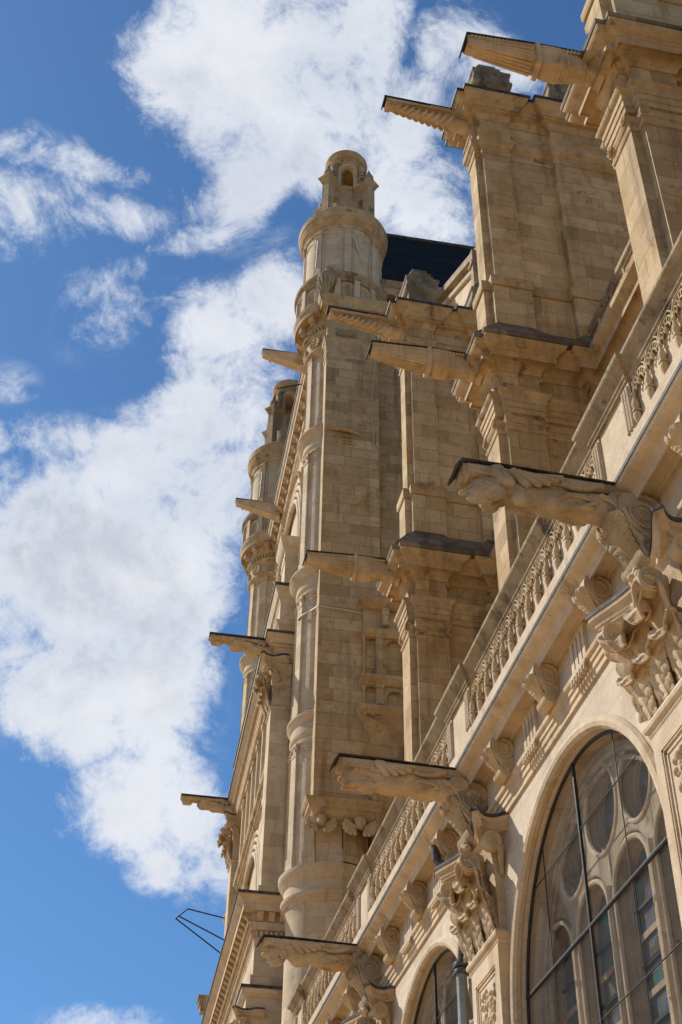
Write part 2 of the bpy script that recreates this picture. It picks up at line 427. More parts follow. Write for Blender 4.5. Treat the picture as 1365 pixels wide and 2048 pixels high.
        if outer_side:
            n = len(outer); vs = [mapf(p[0], p[1], 0) for p in outer]+[mapf(p[0], p[1], depth) for p in outer]
            s.add(vs, [(i, n+i, n+(i+1) % n, (i+1) % n) for i in range(n)])
        return s
    def build(s, name, mat, parent=None, local=False, smooth=29):
        me = bpy.data.meshes.new(name)
        vs = s.v
        if parent is not None and not local:
            inv = ROOT[root_of(parent).name].inverted(); vs = [inv @ v for v in vs]
        me.from_pydata([tuple(v) for v in vs], [], s.f)
        me.validate()
        bm = bmesh.new(); bm.from_mesh(me); bmesh.ops.recalc_face_normals(bm, faces=bm.faces); bm.to_mesh(me); bm.free()
        me.materials.append(M[mat] if isinstance(mat, str) else mat)
        if smooth:
            me.polygons.foreach_set('use_smooth', [True]*len(me.polygons)); me.set_sharp_from_angle(angle=R(smooth))
        o = bpy.data.objects.new(name, me); COL.objects.link(o)
        if parent is not None: o.parent = parent
        else: ROOT[o.name] = Matrix.Identity(4)
        return o

# ------------------------------------------------------------------ carving: implicit solids -> one continuous mesh
def sd_ball(P, c, r):
    r = np.array(r if hasattr(r, '__len__') else (r, r, r), float); q = (P-np.array(c))/r
    k = np.sqrt((q*q).sum(-1)); return (k-1)*r.min()
def sd_cone(P, a, b, ra, rb):
    a = np.array(a, float); b = np.array(b, float); ab = b-a
    t = np.clip(((P-a) @ ab)/(ab @ ab), 0, 1); d = np.linalg.norm(P-(a+t[..., None]*ab), axis=-1)
    return d-(ra+(rb-ra)*t)
def sd_box(P, c, hx, rnd=0.0):
    q = np.abs(P-np.array(c))-np.array(hx)+rnd
    return np.linalg.norm(np.maximum(q, 0), axis=-1)+np.minimum(q.max(-1), 0)-rnd
def smin(a, b, k):
    hh = np.clip(.5+.5*(b-a)/k, 0, 1); return b+(a-b)*hh-k*hh*(1-hh)
def nets(fn, lo, hi, hstep):
    lo = np.array(lo, float); n = np.ceil((np.array(hi)-lo)/hstep).astype(int)+1
    ax = [lo[i]+hstep*np.arange(n[i]) for i in range(3)]
    P = np.stack(np.meshgrid(*ax, indexing='ij'), -1); F = fn(P); S = F < 0
    off = [(i, j, k) for i in (0, 1) for j in (0, 1) for k in (0, 1)]
    sl = lambda o: tuple(slice(o[d], n[d]-1+o[d]) for d in range(3))
    cnt = sum(S[sl(o)].astype(int) for o in off); mixed = (cnt > 0) & (cnt < 8)
    acc = np.zeros(tuple(n-1)+(3,)); num = np.zeros(tuple(n-1))
    for a in off:
        for d in range(3):
            if a[d] == 0:
                b = list(a); b[d] = 1; b = tuple(b); fa = F[sl(a)]; fb = F[sl(b)]; c = (fa < 0) != (fb < 0)
                t = np.where(c, fa/np.where(c, fa-fb, 1), 0)
                p = np.array(a, float)+np.zeros(fa.shape+(3,)); p[..., d] += t
                acc += np.where(c[..., None], p, 0); num += c
    idx = -np.ones(tuple(n-1), int); w = np.argwhere(mixed); idx[mixed] = np.arange(len(w))
    V = lo+hstep*(w+acc[mixed]/num[mixed][:, None])
    faces = []
    for d in range(3):
        e = [1, 1, 1]; s0 = [slice(1, n[k]-1) for k in range(3)]; s0[d] = slice(0, n[d]-1)
        s1 = list(s0); s1[d] = slice(1, n[d])
        c = S[tuple(s0)] != S[tuple(s1)]; q = np.argwhere(c); q += np.array([1 if k != d else 0 for k in range(3)])
        u, v = [(1, 2), (2, 0), (0, 1)][d]
        def g(du, dv):
            z = q.copy(); z[:, u] -= du; z[:, v] -= dv; return idx[z[:, 0], z[:, 1], z[:, 2]]
        fl = S[tuple(s0)][c]
        f = np.stack([g(0, 0), g(1, 0), g(1, 1), g(0, 1)], 1); f[~fl] = f[~fl][:, ::-1]; faces.append(f)
    Fc = np.concatenate(faces); Fc = Fc[(Fc >= 0).all(1)]
    return V.tolist(), Fc.tolist()
def wob(P, s, seed=0):
    r = np.random.default_rng(seed); out = 0
    for i in range(5):
        k = r.normal(size=3); k /= np.linalg.norm(k); out = out+np.sin(P @ k*s*(1+.4*i)+r.uniform(0, 6))
    return out/5

# ------------------------------------------------------------------ ornament builders (all local, outward is -x)
def spiral_pts(c, r0, r1, turns, axis, start=0.0, n=40, sgn=1):
    c = Vector(c); pts = []
    for i in range(n+1):
        t = i/n; a = start+sgn*turns*2*math.pi*t; r = r0+(r1-r0)*t
        d = {'y': Vector((math.cos(a), 0, math.sin(a))), 'x': Vector((0, math.cos(a), math.sin(a)))}[axis]
        pts.append(c+d*r)
    return pts
def volute(mb, c, r, half, axis='y', start=math.pi/2, sgn=1, turns=2.2):
    """round scroll: a drum with a raised spiral on both faces and an eye"""
    c = Vector(c); n = 20
    e = Vector((0, 1, 0)) if axis == 'y' else Vector((1, 0, 0))
    prof = [(0.02*r, -half*.9), (r*.8, -half*.9), (r*.97, -half), (r, -half*.8), (r*.86, 0), (r, half*.8), (r*.97, half), (r*.8, half*.9), (0.02*r, half*.9)]
    vs = []; m = len(prof)
    for i in range(n):
        a = 2*math.pi*i/n
        d = Vector((math.cos(a), 0, math.sin(a))) if axis == 'y' else Vector((0, math.cos(a), math.sin(a)))
        vs += [c+d*q+e*hh for q, hh in prof]
    mb.add(vs, [(i*m+j, ((i+1) % n)*m+j, ((i+1) % n)*m+j+1, i*m+j+1) for i in range(n) for j in range(m-1)])
    for sg in (-1, 1):
        pts = spiral_pts(c+e*sg*half*.92, r*.93, r*.16, turns, axis, start, 42, sgn)
        mb.tube(pts, [r*.13*(1-.5*i/42) for i in range(43)], 6, flat=e)
        mb.tube([c+e*sg*half*.8, c+e*sg*half*1.25], [r*.2, r*.12], 10)
def leaf_fn(H, W, curl=3.5, lobes=5, lean=0.13, bulge=0.10, CURLR=.95):
    n = 60; pts = [Vector((0, 0, 0))]; ths = []
    for i in range(n):
        t = (i+.5)/n; k = min(1, max(0, (t-.50)/.5)); th = lean*2*(1-t)+curl*k*k*(3-2*k)
        ths.append(th); ds = H*1.45/n*(1.0 if t < .5 else CURLR)
        pts.append(pts[-1]+Vector((-math.sin(th)*ds, 0, math.cos(th)*ds)))
    def f(u, v):
        i = min(int(v*n), n-1); p = pts[i].lerp(pts[i+1], v*n-i); th = ths[min(i, n-1)]
        x = 2*u-1; ax = abs(x)
        ph = lobes*(v-.10*ax)+.15; lob = abs(math.sin(math.pi*ph))
        sv = min(1, v/.62); w = W*(.48+.56*sv*sv*(3-2*sv))*(1.0 if v < .80 else max(.30, 1-((v-.80)/.20)**2*.70))*(1-.24*(1-lob**.8))
        groove = (1-lob**.30)*(.15+.85*ax)
        rib = math.exp(-(x/.10)**2)
        fan = .5+.5*math.cos(math.pi*6*ax*(1-.4*v))
        up_ = W*((.06+2.4*bulge*min(1, v*1.2))*(1-x*x)-.085*groove+.05*rib-.035*fan*ax)
        nrm = Vector((-math.cos(th), 0, -math.sin(th)))
        return p+nrm*up_+Vector((0, x*w, 0))
    return f
def leaf(mb, loc, H, W, rz=0.0, tilt=0.0, curl=3.5, lobes=7, nu=18, nv=56, thick=0.022):
    keep = mb.M.copy(); mb.M = keep @ Matrix.Translation(loc) @ Matrix.Rotation(rz, 4, 'Z') @ Matrix.Rotation(tilt, 4, 'X')
    mb.sheet(leaf_fn(H, W, curl, lobes), nu, nv, thick); mb.M = keep

def corinthian(root, W, H, proj, mat='carved', far=True, local=True, leadcap=True, frame=None):
    """pilaster capital: bell, two tiers of acanthus, corner scrolls, hollow-sided abacus. origin: foot of the capital on the wall face, centre"""
    hw = W/2
    mb = MB(frame)
    mb.sweep([(0.3, -hw), (-proj, -hw), (-proj, hw), (0.3, hw)], [(-.2, 0), (-.01, 0), (-.01, H*.30), (.02, H*.55), (.10, H*.80), (.16, H*.845), (-.2, H*.845)])
    bell = mb.build('capital', mat, root, local)
    e = W*.36; q = proj+.40
    def aba(ins):
        o = [(.2, -hw-e*.96+ins), (-.02, -hw-e*.96+ins)]
        for i in range(1, 9): t = i/9; o.append((-.02+(-q+.10)*t, -hw-e*.98+ins+.15*math.sin(math.pi*t)))
        o += [(-q+.07+ins, -hw-e-.02+ins), (-q+ins, -hw-e+.06+ins)]
        for i in range(1, 18): t = i/18; o.append((-q+ins+.27*math.sin(math.pi*t)**1.2, (-hw-e+.06+ins)*(1-2*t)))
        o += [(-q+ins, hw+e-.06-ins), (-q+.07+ins, hw+e+.02-ins)]
        for i in range(8, 0, -1): t = i/9; o.append((-.02+(-q+.10)*t, hw+e*.98-ins-.15*math.sin(math.pi*t)))
        return o+[(-.02, hw+e*.96-ins), (.2, hw+e*.96-ins)]
    def stack(mb_, layers):
        n = len(aba(0)); vs = [(x, y, z) for ins, z in layers for x, y in aba(ins)]
        fs = [(k*n+i, k*n+(i+1) % n, (k+1)*n+(i+1) % n, (k+1)*n+i) for k in range(len(layers)-1) for i in range(n)]
        for base in (0, (len(layers)-1)*n):
            tri = tessellate_polygon([[Vector((v[0], v[1], 0)) for v in vs[base:base+n]]])
            fs += [tuple(base+i for i in t) for t in tri]
        mb_.add(vs, fs)
    ab = MB(frame); stack(ab, [(.075, H*.84), (.075, H*.862), (.055, H*.868), (.045, H*.91), (.01, H*.925), (0, H*.93), (0, H*.982)])
    ab.build('abacus', mat, bell, local)
    if leadcap:
        lc = MB(frame); stack(lc, [(-.012, H*.965), (-.016, H*.965), (-.016, H*.998), (.06, H*1.006)]); lc.build('lead_cap', 'lead', bell, local)
    # flower in the middle of the abacus
    fl = MB(frame)
    def Ff(P):
        d = sd_ball(P, (-q+.15, 0, H*.90), (.07, .05, .05))
        for i in range(6):
            a_ = math.pi*i/3; d = smin(d, sd_ball(P, (-q+.19, .085*math.cos(a_), H*.90+.085*math.sin(a_)), (.06, .05, .05)), .02)
        return d
    V, Fc = nets(Ff, (-q, -.2, H*.75), (-q+.3, .2, H*1.05), .016); fl.add(V, Fc); fl.build('flower', mat, bell, local)
    # corner scrolls
    vr = W*.155
    for sy in (-1, 1):
        r1 = vr*.82
        v1 = MB(frame); volute(v1, (-q+.06, sy*hw*.84, H*.615), r1, .075, 'y', math.pi*.5, 1)
        v1.tube([(-q+.06, sy*hw*.84, H*.615+r1*.9), (-q+.26, sy*hw*.70, H*.70), (-proj-.06, sy*hw*.45, H*.62), (-proj-.03, sy*hw*.30, H*.42)], [.05, .06, .05, .03], 8)
        v1.build('front_scroll', mat, bell, local)
        v2 = MB(frame); volute(v2, (-q+.27, sy*(hw+e*.72), H*.715), r1*.88, .075, 'y', math.pi/2, 1)
        v2.tube([(-q+.27+r1*.8, sy*(hw+e*.72), H*.70), (-proj*.6, sy*(hw+e*.4), H*.66), (-.03, sy*(hw+.05), H*.50)], [.045, .045, .03], 8)
        v2.build('side_scroll', mat, bell, local)
        v3 = MB(frame); volute(v3, (-proj-.15, sy*W*.13, H*.74), vr*.55, .045, 'y', math.pi/2, 1, 1.6); v3.build('inner_scroll', mat, bell, local)
    lw = W*.235
    for k, y in enumerate((-hw*.74, 0, hw*.74)):
        m1 = MB(frame); leaf(m1, (-proj-.05, y, 0), H*.38, lw*.80, curl=3.6); m1.build('acanthus_leaf', mat, bell, local)
    for k, y in enumerate((-hw*.42, hw*.42)):
        m1 = MB(frame); leaf(m1, (-proj-.01, y, .05), H*.62, lw*.86, curl=3.5); m1.build('acanthus_leaf', mat, bell, local)
    for sy in (-1, 1):
        m1 = MB(frame); leaf(m1, (-proj-.02, sy*(hw*.96), .04), H*.64, lw*.95, rz=-sy*R(-40), curl=3.3); m1.build('acanthus_leaf', mat, bell, local)
        m1 = MB(frame); leaf(m1, (-proj*.35, sy*(hw+.0), 0), H*.42, lw*.75, rz=sy*R(-90)*-1, curl=3.4); m1.build('acanthus_leaf', mat, bell, local)
    return bell

def s_console(root, w, hgt, d, mat='carved', name='scroll_console', parent=None, leafy=True, back=0.0):
    """S-scroll bracket: big scroll on top against the soffit, small scroll at the foot; origin top back centre; outward -x"""
    p = parent or root
    mb = MB(); out = []
    R1 = hgt*.30; R2 = hgt*.17
    pts = [(back, 0), (-d*.80, 0)]
    pts += [(-d*.80-d*.2*math.sin(t), -R1*.9+R1*.9*math.cos(t)) for t in [i*math.pi/10 for i in range(1, 7)]]
    pts += [(-d*.90, -hgt*.42), (-d*.74, -hgt*.56), (-d*.55, -hgt*.68), (-d*.50, -hgt*.76)]
    pts += [(-d*.36-R2*math.cos(t), -hgt*.84-R2*math.sin(t)) for t in [i*math.pi/8 for i in range(0, 8)]]
    pts += [(back, -hgt)]
    mb.extrude([(x, -w/2, z) for x, z in pts], (0, w, 0))
    body = mb.build(name, mat, p, True)
    for sy in (-1, 1):
        sp = MB(); y = sy*w/2
        c = (-d*.42, y, -R1*1.02)
        q = spiral_pts(c, R1*.92, R1*.15, 1.9, 'y', math.pi*.55, 40, -1)
        sp.tube(q, [R1*.15*(1-.55*i/40) for i in range(41)], 6, flat=Vector((0, 1, 0)))
        q = [Vector((-d*.42-R1*.86, y, -R1*.9)), Vector((-d*.80, y, -hgt*.44)), Vector((-d*.52, y, -hgt*.60)), Vector((-d*.24, y, -hgt*.70))]
        sp.tube(q, [R1*.14, R1*.12, R1*.10, R1*.08], 6, flat=Vector((0, 1, 0)))
        q = spiral_pts((-d*.36, y, -hgt*.84), R2*.9, R2*.2, 1.4, 'y', math.pi*.4, 26, 1)
        sp.tube(q, R2*.17, 6, flat=Vector((0, 1, 0)))
        sp.build('spiral', mat, body, True)
    if leafy:
        lf = MB(); F = leaf_fn(hgt*.53, w*.50, curl=1.5, lobes=9, lean=.40, bulge=.16, CURLR=.7)
        lf.M = Matrix.Translation((-d*.44, 0, -hgt*.76))
        lf.sheet(F, 18, 56, .03)
        lf.build('acanthus_leaf', mat, body, True)
        rl = MB(); 
        for k in range(3): rl.tube([(-d*.36-.0, -w/2-.012, -hgt*.84-R2*.5+k*.001), (-d*.36, w/2+.012, -hgt*.84-R2*.5)], R2*(.62-.12*k), 12)
        rl.build('foot_roll', mat, body, True)
    return body
# ------------------------------------------------------------------ setting
build_sky()
g = MB(); g.box(-260, 260, -260, 260, -0.4, 0.0)
ground = g.build('ground', simple('pale_paving', (0.38, 0.245, 0.120, 1), (0.46, 0.305, 0.155, 1), 0.9, 0, 0.6, 0.2)); tag(ground, kind='structure')

PIERS = [10.05, 16.45, 22.9]           # pier axes along the chapel row
BAY = 6.45
Y0, Y1 = 2.0, 30.15

# ------------------------------------------------------------------ chapel wall
cw = thing('chapel_wall', 'pale limestone chapel wall pierced by round-headed windows under a classical entablature', 'wall', (5.5, 16, 0))
def arch(cy, cz, r, zb, n=36):
    return [(cy+r*math.cos(math.pi*i/n), cz+r*math.sin(math.pi*i/n)) for i in range(n+1)]+[(cy-r, zb), (cy+r, zb)]
WIN = [13.25, 19.70, 26.15]
mb = MB()
holes = [arch(c, 7.36, 2.44, 1.2) for c in WIN]
mb.plate([(Y0, 0), (Y1, 0), (Y1, 10.17), (Y0, 10.17)], holes, [(0, 0), (0, .15), (-.02, .5), (-.02, .75)], .8, lambda u, v, d: (5.5+d, u, v))
mb.box(6.6, 6.9, Y0, Y1, 0, 10.17)
mb.build('wall', 'chapel', cw)
for c in WIN:
    r = MB(); r.tube([(5.51, p[0], p[1]) for p in arch(c, 7.36, 2.51, 0.3)[:37]]+[(5.51, c-2.51, 1.2)], .085, 10)
    r.tube([(5.51, c+2.51, 1.2), (5.51, c+2.51, 7.36)], .085, 10)
    r.build('window_surround', 'trim_clean', cw)
XF = 5.45
path = [(XF, Y0), (XF, Y1)]
mb = MB(); mb.sweep(path, [(-.2, 10.165), (-.015, 10.165), (-.015, 10.25), (.005, 10.258), (.005, 10.338), (.025, 10.345), (.025, 10.405), (.055, 10.425), (.065, 10.45), (.065, 10.475), (-.2, 10.475)]); mb.build('architrave', 'trim_clean', cw)
mb = MB(); mb.box(XF, 5.9, Y0, Y1, 10.47, 11.02); mb.build('frieze', 'chapel', cw)
mb = MB(); mb.sweep(path, [(-.2, 11.0), (.03, 10.985), (.05, 11.01), (.235, 11.01), (.235, 10.94), (.262, 10.93), (.268, 10.985), (.29, 11.0), (.295, 11.05), (.315, 11.065), (.335, 11.07), (.40, 11.10), (.435, 11.135), (.445, 11.16), (.445, 11.19), (.2, 11.20), (-.2, 11.21)]); mb.build('cornice', 'trim_clean', cw)
mb = MB(); mb.sweep(path, [(.0, 11.215), (.447, 11.203), (.449, 11.165), (.456, 11.165), (.457, 11.214), (.0, 11.235)]); mb.build('lead_flashing', 'lead', cw)
mb = MB(); mb.box(5.55, 9.0, Y0, Y1, 10.9, 11.19); mb.build('light_stop_roof', 'ledge', cw)  # unseen roof, added to keep light from leaking in behind the wall
mb = MB(); mb.box(5.55, 9.0, Y1-.3, Y1-.003, 0, 10.95); mb.build('end_wall', 'ashlar', cw)
def triglyph(yc):
    t = MB()
    for k in range(4): t.box(XF-.045, XF+.05, yc-.235+.125*k, yc-.235+.125*k+.085, 10.48, 10.93)
    t.box(XF-.05, XF+.05, yc-.25, yc+.25, 10.90, 10.96)
    t.build('triglyph', 'chapel', cw)
    gt = MB()
    for k in range(6): gt.lathe([(0, 10.30), (.030, 10.30), (.018, 10.40), (0, 10.41)], XF-.065, yc-.21+.084*k, 8)
    gt.box(XF-.075, XF, yc-.25, yc+.25, 10.395, 10.425)
    gt.build('guttae', 'trim_clean', cw)
con_y = []
for c in (6.8, 13.25, 19.70, 26.15):
    for dy in (-1.85, 0, 1.85):
        if Y0+.5 < c+dy < Y1-.5: con_y.append(c+dy)
    for dy in (-.925, .925): triglyph(c+dy)
first = None
pr = thing('modillion_prototype', 'x', 'x', (XF-.001, con_y[0], 11.005))
first = s_console(pr, .30, .56, .33, 'carved')
protokids = list(first.children)
for y in con_y:
    o = first.copy() if y != con_y[0] else first
    if o is not first: COL.objects.link(o)
    o.parent = cw
    o.matrix_parent_inverse = Matrix.Identity(4); o.location = (XF-.001-5.5, y-16, 11.005)
    for k in protokids:
        if o is first: continue
        kk = k.copy(); COL.objects.link(kk); kk.parent = o
bpy.data.objects.remove(pr)

# ------------------------------------------------------------------ windows
def window(yc, label):
    w = thing('traceried_window', label, 'window', (5.6, yc, 1.2), 'chapel windows')
    bound = arch(0, 7.36, 2.46, 1.2)
    H = []
    lx = [-1.80, -.60, .60, 1.80]
    def lancet(x): return [(x+.44*math.cos(math.pi*i/20), 7.98+.44*math.sin(math.pi*i/20)) for i in range(21)]+[(x-.44, 1.4), (x+.44, 1.4)]
    def oval(x, z, a, b, th=0.0): return [(x+a*math.cos(t)*math.cos(th)-b*math.sin(t)*math.sin(th), z+a*math.cos(t)*math.sin(th)+b*math.sin(t)*math.cos(th)) for t in [2*math.pi*i/36 for i in range(36)]]
    H = [lancet(x) for x in lx]+[oval(1.02, 8.97, .37, .41, .3), oval(0, 9.13, .42, .47), oval(-1.02, 8.97, .37, .41, -.3)]
    m = MB()
    mapf = lambda u, v, d: (5.86+d, yc+u, v)
    m.plate(bound, H, [(.10, 0), (.082, .012), (.075, .035), (.055, .045), (.05, .085), (.02, .095), (.015, .15), (-.005, .16), (-.01, .23)], .24, mapf)
    tr = m.build('tracery', 'carved_grey', w)  # darker stone puts the shade of the splays into the colour
    xo = lambda hh: (sum(p[0] for p in hh)/len(hh), sum(p[1] for p in hh)/len(hh))
    for hh in H:
        b = MB(); b.tube([(5.862, yc+p[0], p[1]) for p in [(xo(hh)[0]+(q[0]-xo(hh)[0])*1.16, xo(hh)[1]+(q[1]-xo(hh)[1])*(1.16 if len(hh) > 30 else 1.02)) for q in hh]], .032, 8, closed=True); b.build('bead', 'trim_clean', tr)  # paler stone paints the sunlit edge round each opening
    # round nosings in the middle of each mullion
    for x in (-1.2, 0, 1.2):
        b = MB(); b.tube([(5.85, yc+x, 1.4), (5.85, yc+x, 8.15)], .05, 10); b.build('mullion_shaft', 'carved', tr)
    for x in (-2.36, 2.36):
        b = MB(); b.tube([(5.84, yc+x, 1.4), (5.84, yc+x, 7.0)], .07, 10); b.lathe([(0, 7.0), (.07, 7.0), (.10, 7.06), (.12, 7.22), (.14, 7.3), (0, 7.3)], 5.84, yc+x, 14); b.build('jamb_shaft', 'carved_grey', tr)
    # pendant mouldings following the big arch
    for rr, t in ((2.28, .05), (2.16, .035)):
        b = MB(); b.tube([(5.85, yc+p[0], p[1]) for p in arch(0, 7.36, rr, 6)[:37]], t, 8); b.build('arch_moulding', 'carved_grey', tr)
    for i, hh in enumerate(H):
        p = MB(); p.extrude([(6.075, yc+a, b) for a, b in hh], (.02, 0, 0)); p.build('glass_pane', 'glass', w, smooth=0)
        if i < 4:
            xc = lx[i]
            for k in range(8):
                z = 7.78-.62*k; b = MB(); b.box(6.03, 6.06, yc+xc-.44, yc+xc+.44, z-.018, z+.018); b.build('saddle_bar', 'iron', w)
                z -= .31; b = MB(); b.box(6.045, 6.065, yc+xc-.44, yc+xc+.44, z-.035, z+.035); b.build('glazing_bar', 'carved_grey', w)
    p = MB(); p.add([(5.645, yc+a, b) for a, b in arch(0, 7.36, 2.43, 1.3)], [tuple(range(39))]); p.build('wire_mesh', 'mesh', w, smooth=0)
    gr = MB(); gr.tube([(5.63, yc+a, b) for a, b in arch(0, 7.36, 2.42, 1.3)], .022, 8, closed=True); gr.build('grille_rim', 'iron', w)
    def bar(a, b, r):
        t = MB(); t.tube([(5.625, yc+a[0], a[1]), (5.625, yc+b[0], b[1])], r, 8); t.build('grille_bar', 'iron', w)
    top = lambda y: 7.36+math.sqrt(max(0, 2.42**2-y*y))
    bar((.13, 1.3), (.13, top(.13)), .024)
    for y in (-1.1, 1.4): bar((y, 1.3), (y, top(y)), .008)
    half = lambda z: math.sqrt(2.42**2-max(0, z-7.36)**2)
    bar((-2.42, 7.72), (2.40, 7.72), .024)
    for z in (8.9, 6.68, 5.4): bar((-half(z), z), (half(z), z), .008)
    return w
w1 = window(WIN[0], 'large arched window with black grille and stone tracery at the lower right, nearest the camera')
w2 = dup(w1, (0, BAY, 0), 'smaller-looking arched window partly behind the grey drainpipe, second from the right')
dup(w1, (0, 2*BAY, 0), 'arched window furthest along the chapel wall, below the third goat-like gargoyle')

# ------------------------------------------------------------------ pilasters with capitals and gargoyle brackets
def chapel_pilaster(yc, label):
    t = thing('chapel_pilaster', label, 'pilaster', (5.5, yc, 0), 'pilasters between the chapel windows')
    m = MB(); m.box(-.115, .2, -.60, .60, 0, 8.50)
    # raised frame of the sunk panel
    for (a, b, c, d) in ((-.60, -.44, 0, 8.5), (.44, .60, 0, 8.5), (-.44, .44, 8.28, 8.5)): m.box(-.15, -.10, a, b, c, d)
    for k, o in enumerate((0.0, .035)):
        for (a, b, c, d) in ((-.44+o*1.6, -.415+o*1.6, 1, 8.28-o*1.6), (.415-o*1.6, .44-o*1.6, 1, 8.28-o*1.6), (-.44+o*1.6, .44-o*1.6, 8.255-o*1.6, 8.28-o*1.6)): m.box(-.14+.012*k, -.105, a, b, c, d)
    sh = m.build('shaft', 'trim_clean', t, True)
    # carved trophy of leaves and fruit hanging in the panel
    rr = random.Random(5)
    blobs = [(rr.uniform(-.29, .29)*(1-k/150), 8.10-1.3*k/130, rr.uniform(.018, .042)) for k in range(130)]
    def F(P):
        d = 9
        for (y, z, r) in blobs: d = smin(d, sd_ball(P, (-.10, y, z), (r*1.5, r*1.0, r*1.4)), .008)
        return d
    V, Fc = nets(F, (-.22, -.36, 6.7), (-.09, .36, 8.2), .0125)
    cv = MB(); cv.add(V, Fc); cv.build('carved_trophy', 'carved', t, True)
    m = MB(); m.sweep([(.2, -.60), (-.115, -.60), (-.115, .60), (.2, .60)], [(-.1, 8.50), (.02, 8.50), (.04, 8.53), (.04, 8.56), (.075, 8.585), (.085, 8.62), (.075, 8.655), (.03, 8.67), (-.1, 8.67)]); m.build('astragal', 'trim_clean', t, True)
    corinthian_at(t, 8.67, 1.16, 1.53, .115)
    return t
def corinthian_at(t, z, W, H, proj, mat='carved'):
    return corinthian(t, W, H, proj, mat, frame=Matrix.Translation((0, 0, z)))
p1 = chapel_pilaster(PIERS[0], 'large pinkish acanthus capital and pilaster cut by the right edge, beside the big window')
p2 = dup(p1, (0, 6.40, 0), 'golden acanthus capital on a panelled pilaster standing beside the grey drainpipe')
p3 = dup(p1, (0, 12.85, 0), 'furthest capital and pilaster, at the bottom edge below the third gargoyle')
def bracket(yc, label):
    t = thing('gargoyle_bracket', label, 'bracket', (XF-.001, yc, 11.0), 'scroll brackets under the gargoyles')
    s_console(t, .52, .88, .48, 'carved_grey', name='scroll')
    for s in (-1, 1):
        ro = MB()
        def Fr(P):
            d = sd_ball(P, (-.20, s*.26, -.27), (.03, .03, .03))
            for k in range(6):
                a = k*math.pi/3; d = smin(d, sd_ball(P, (-.20+.062*math.cos(a), s*.262, -.27+.062*math.sin(a)), (.034, .028, .034)), .008)
            return d
        V, Fc = nets(Fr, (-.34, s*.26-.06, -.41), (-.06, s*.26+.06, -.13), .011); ro.add(V, Fc); ro.build('rosette', 'carved_grey', t, True)
    return t
b1 = bracket(PIERS[0], 'dark scrolled bracket under the nearest winged gargoyle')
dup(b1, (0, 6.40, 0), 'scrolled bracket with rosette under the curly-horned gargoyle, above the golden capital')
dup(b1, (0, 12.85, 0), 'scrolled bracket under the furthest chapel gargoyle near the bottom edge')

# drainpipe beside pilaster 2
dp = thing('drainpipe', 'grey metal drainpipe with collars beside the golden capital', 'drainpipe', (5.30, 17.42, 0))
m = MB(); m.tube([(5.33, 17.44, 0), (5.33, 17.44, 7.55)], .085, 16); m.build('lower_pipe', 'zinc', dp)
m = MB(); m.tube([(5.33, 17.44, 7.55), (5.33, 17.44, 8.75)], .075, 16); m.build('upper_pipe', 'zinc_pale', dp)
m = MB(); m.tube([(5.33, 17.44, 8.75), (5.36, 17.42, 9.1), (5.44, 17.40, 9.6), (5.42, 17.5, 10.1), (5.28, 17.75, 10.35), (5.14, 17.82, 10.55), (5.12, 17.82, 10.8), (5.25, 17.82, 10.98)], .065, 12); m.build('goose_neck', 'lead', dp)
for z in (7.50, 7.62, 8.70, 8.80):
    m = MB(); m.lathe([(.07, z-.03), (.105, z-.03), (.11, z), (.105, z+.03), (.07, z+.03)], 5.33, 17.44, 18); m.build('collar', 'zinc', dp)

# ------------------------------------------------------------------ balustrade over the chapels
bal = thing('stone_balustrade', 'long stone balustrade with blind balusters running above the chapel cornice', 'balustrade', (5.2, 16, 11.2))
mb = MB(); mb.box(5.165, 5.5, Y0, Y1, 11.19, 11.70); mb.build('plinth', 'trim_clean', bal)
mb = MB(); mb.box(5.255, 5.5, Y0, Y1, 11.70, 12.27); mb.build('back_panel', 'trim_clean', bal)
PED = PIERS+[29.45, 3.6]
rp = [(5.13, Y0)]
for c in sorted(PED):
    rp += [(5.13, c-.64), (5.075, c-.64), (5.075, c+.64), (5.13, c+.64)]
if rp[-1][1] < Y1-.01: rp.append((5.13, Y1))
mb = MB(); mb.sweep(rp, [(-.3, 12.43), (-.07, 12.43), (-.065, 12.46), (-.045, 12.475), (-.04, 12.52), (-.025, 12.535), (-.005, 12.545), (.0, 12.575), (.02, 12.60), (.06, 12.628), (.078, 12.65), (.082, 12.665), (.082, 12.695), (.04, 12.72), (-.1, 12.745), (-.3, 12.74)]); mb.build('handrail', 'rail', bal)
bprof = [(0, 11.70), (.012, 11.70), (.018, 11.73), (.038, 11.80), (.050, 11.86), (.046, 11.905), (.026, 11.94), (.036, 11.945), (.036, 11.962), (.026, 11.97), (.040, 12.0), (.048, 12.04), (.038, 12.095), (.022, 12.145), (.020, 12.18), (.032, 12.195), (.032, 12.21), (0, 12.21)]
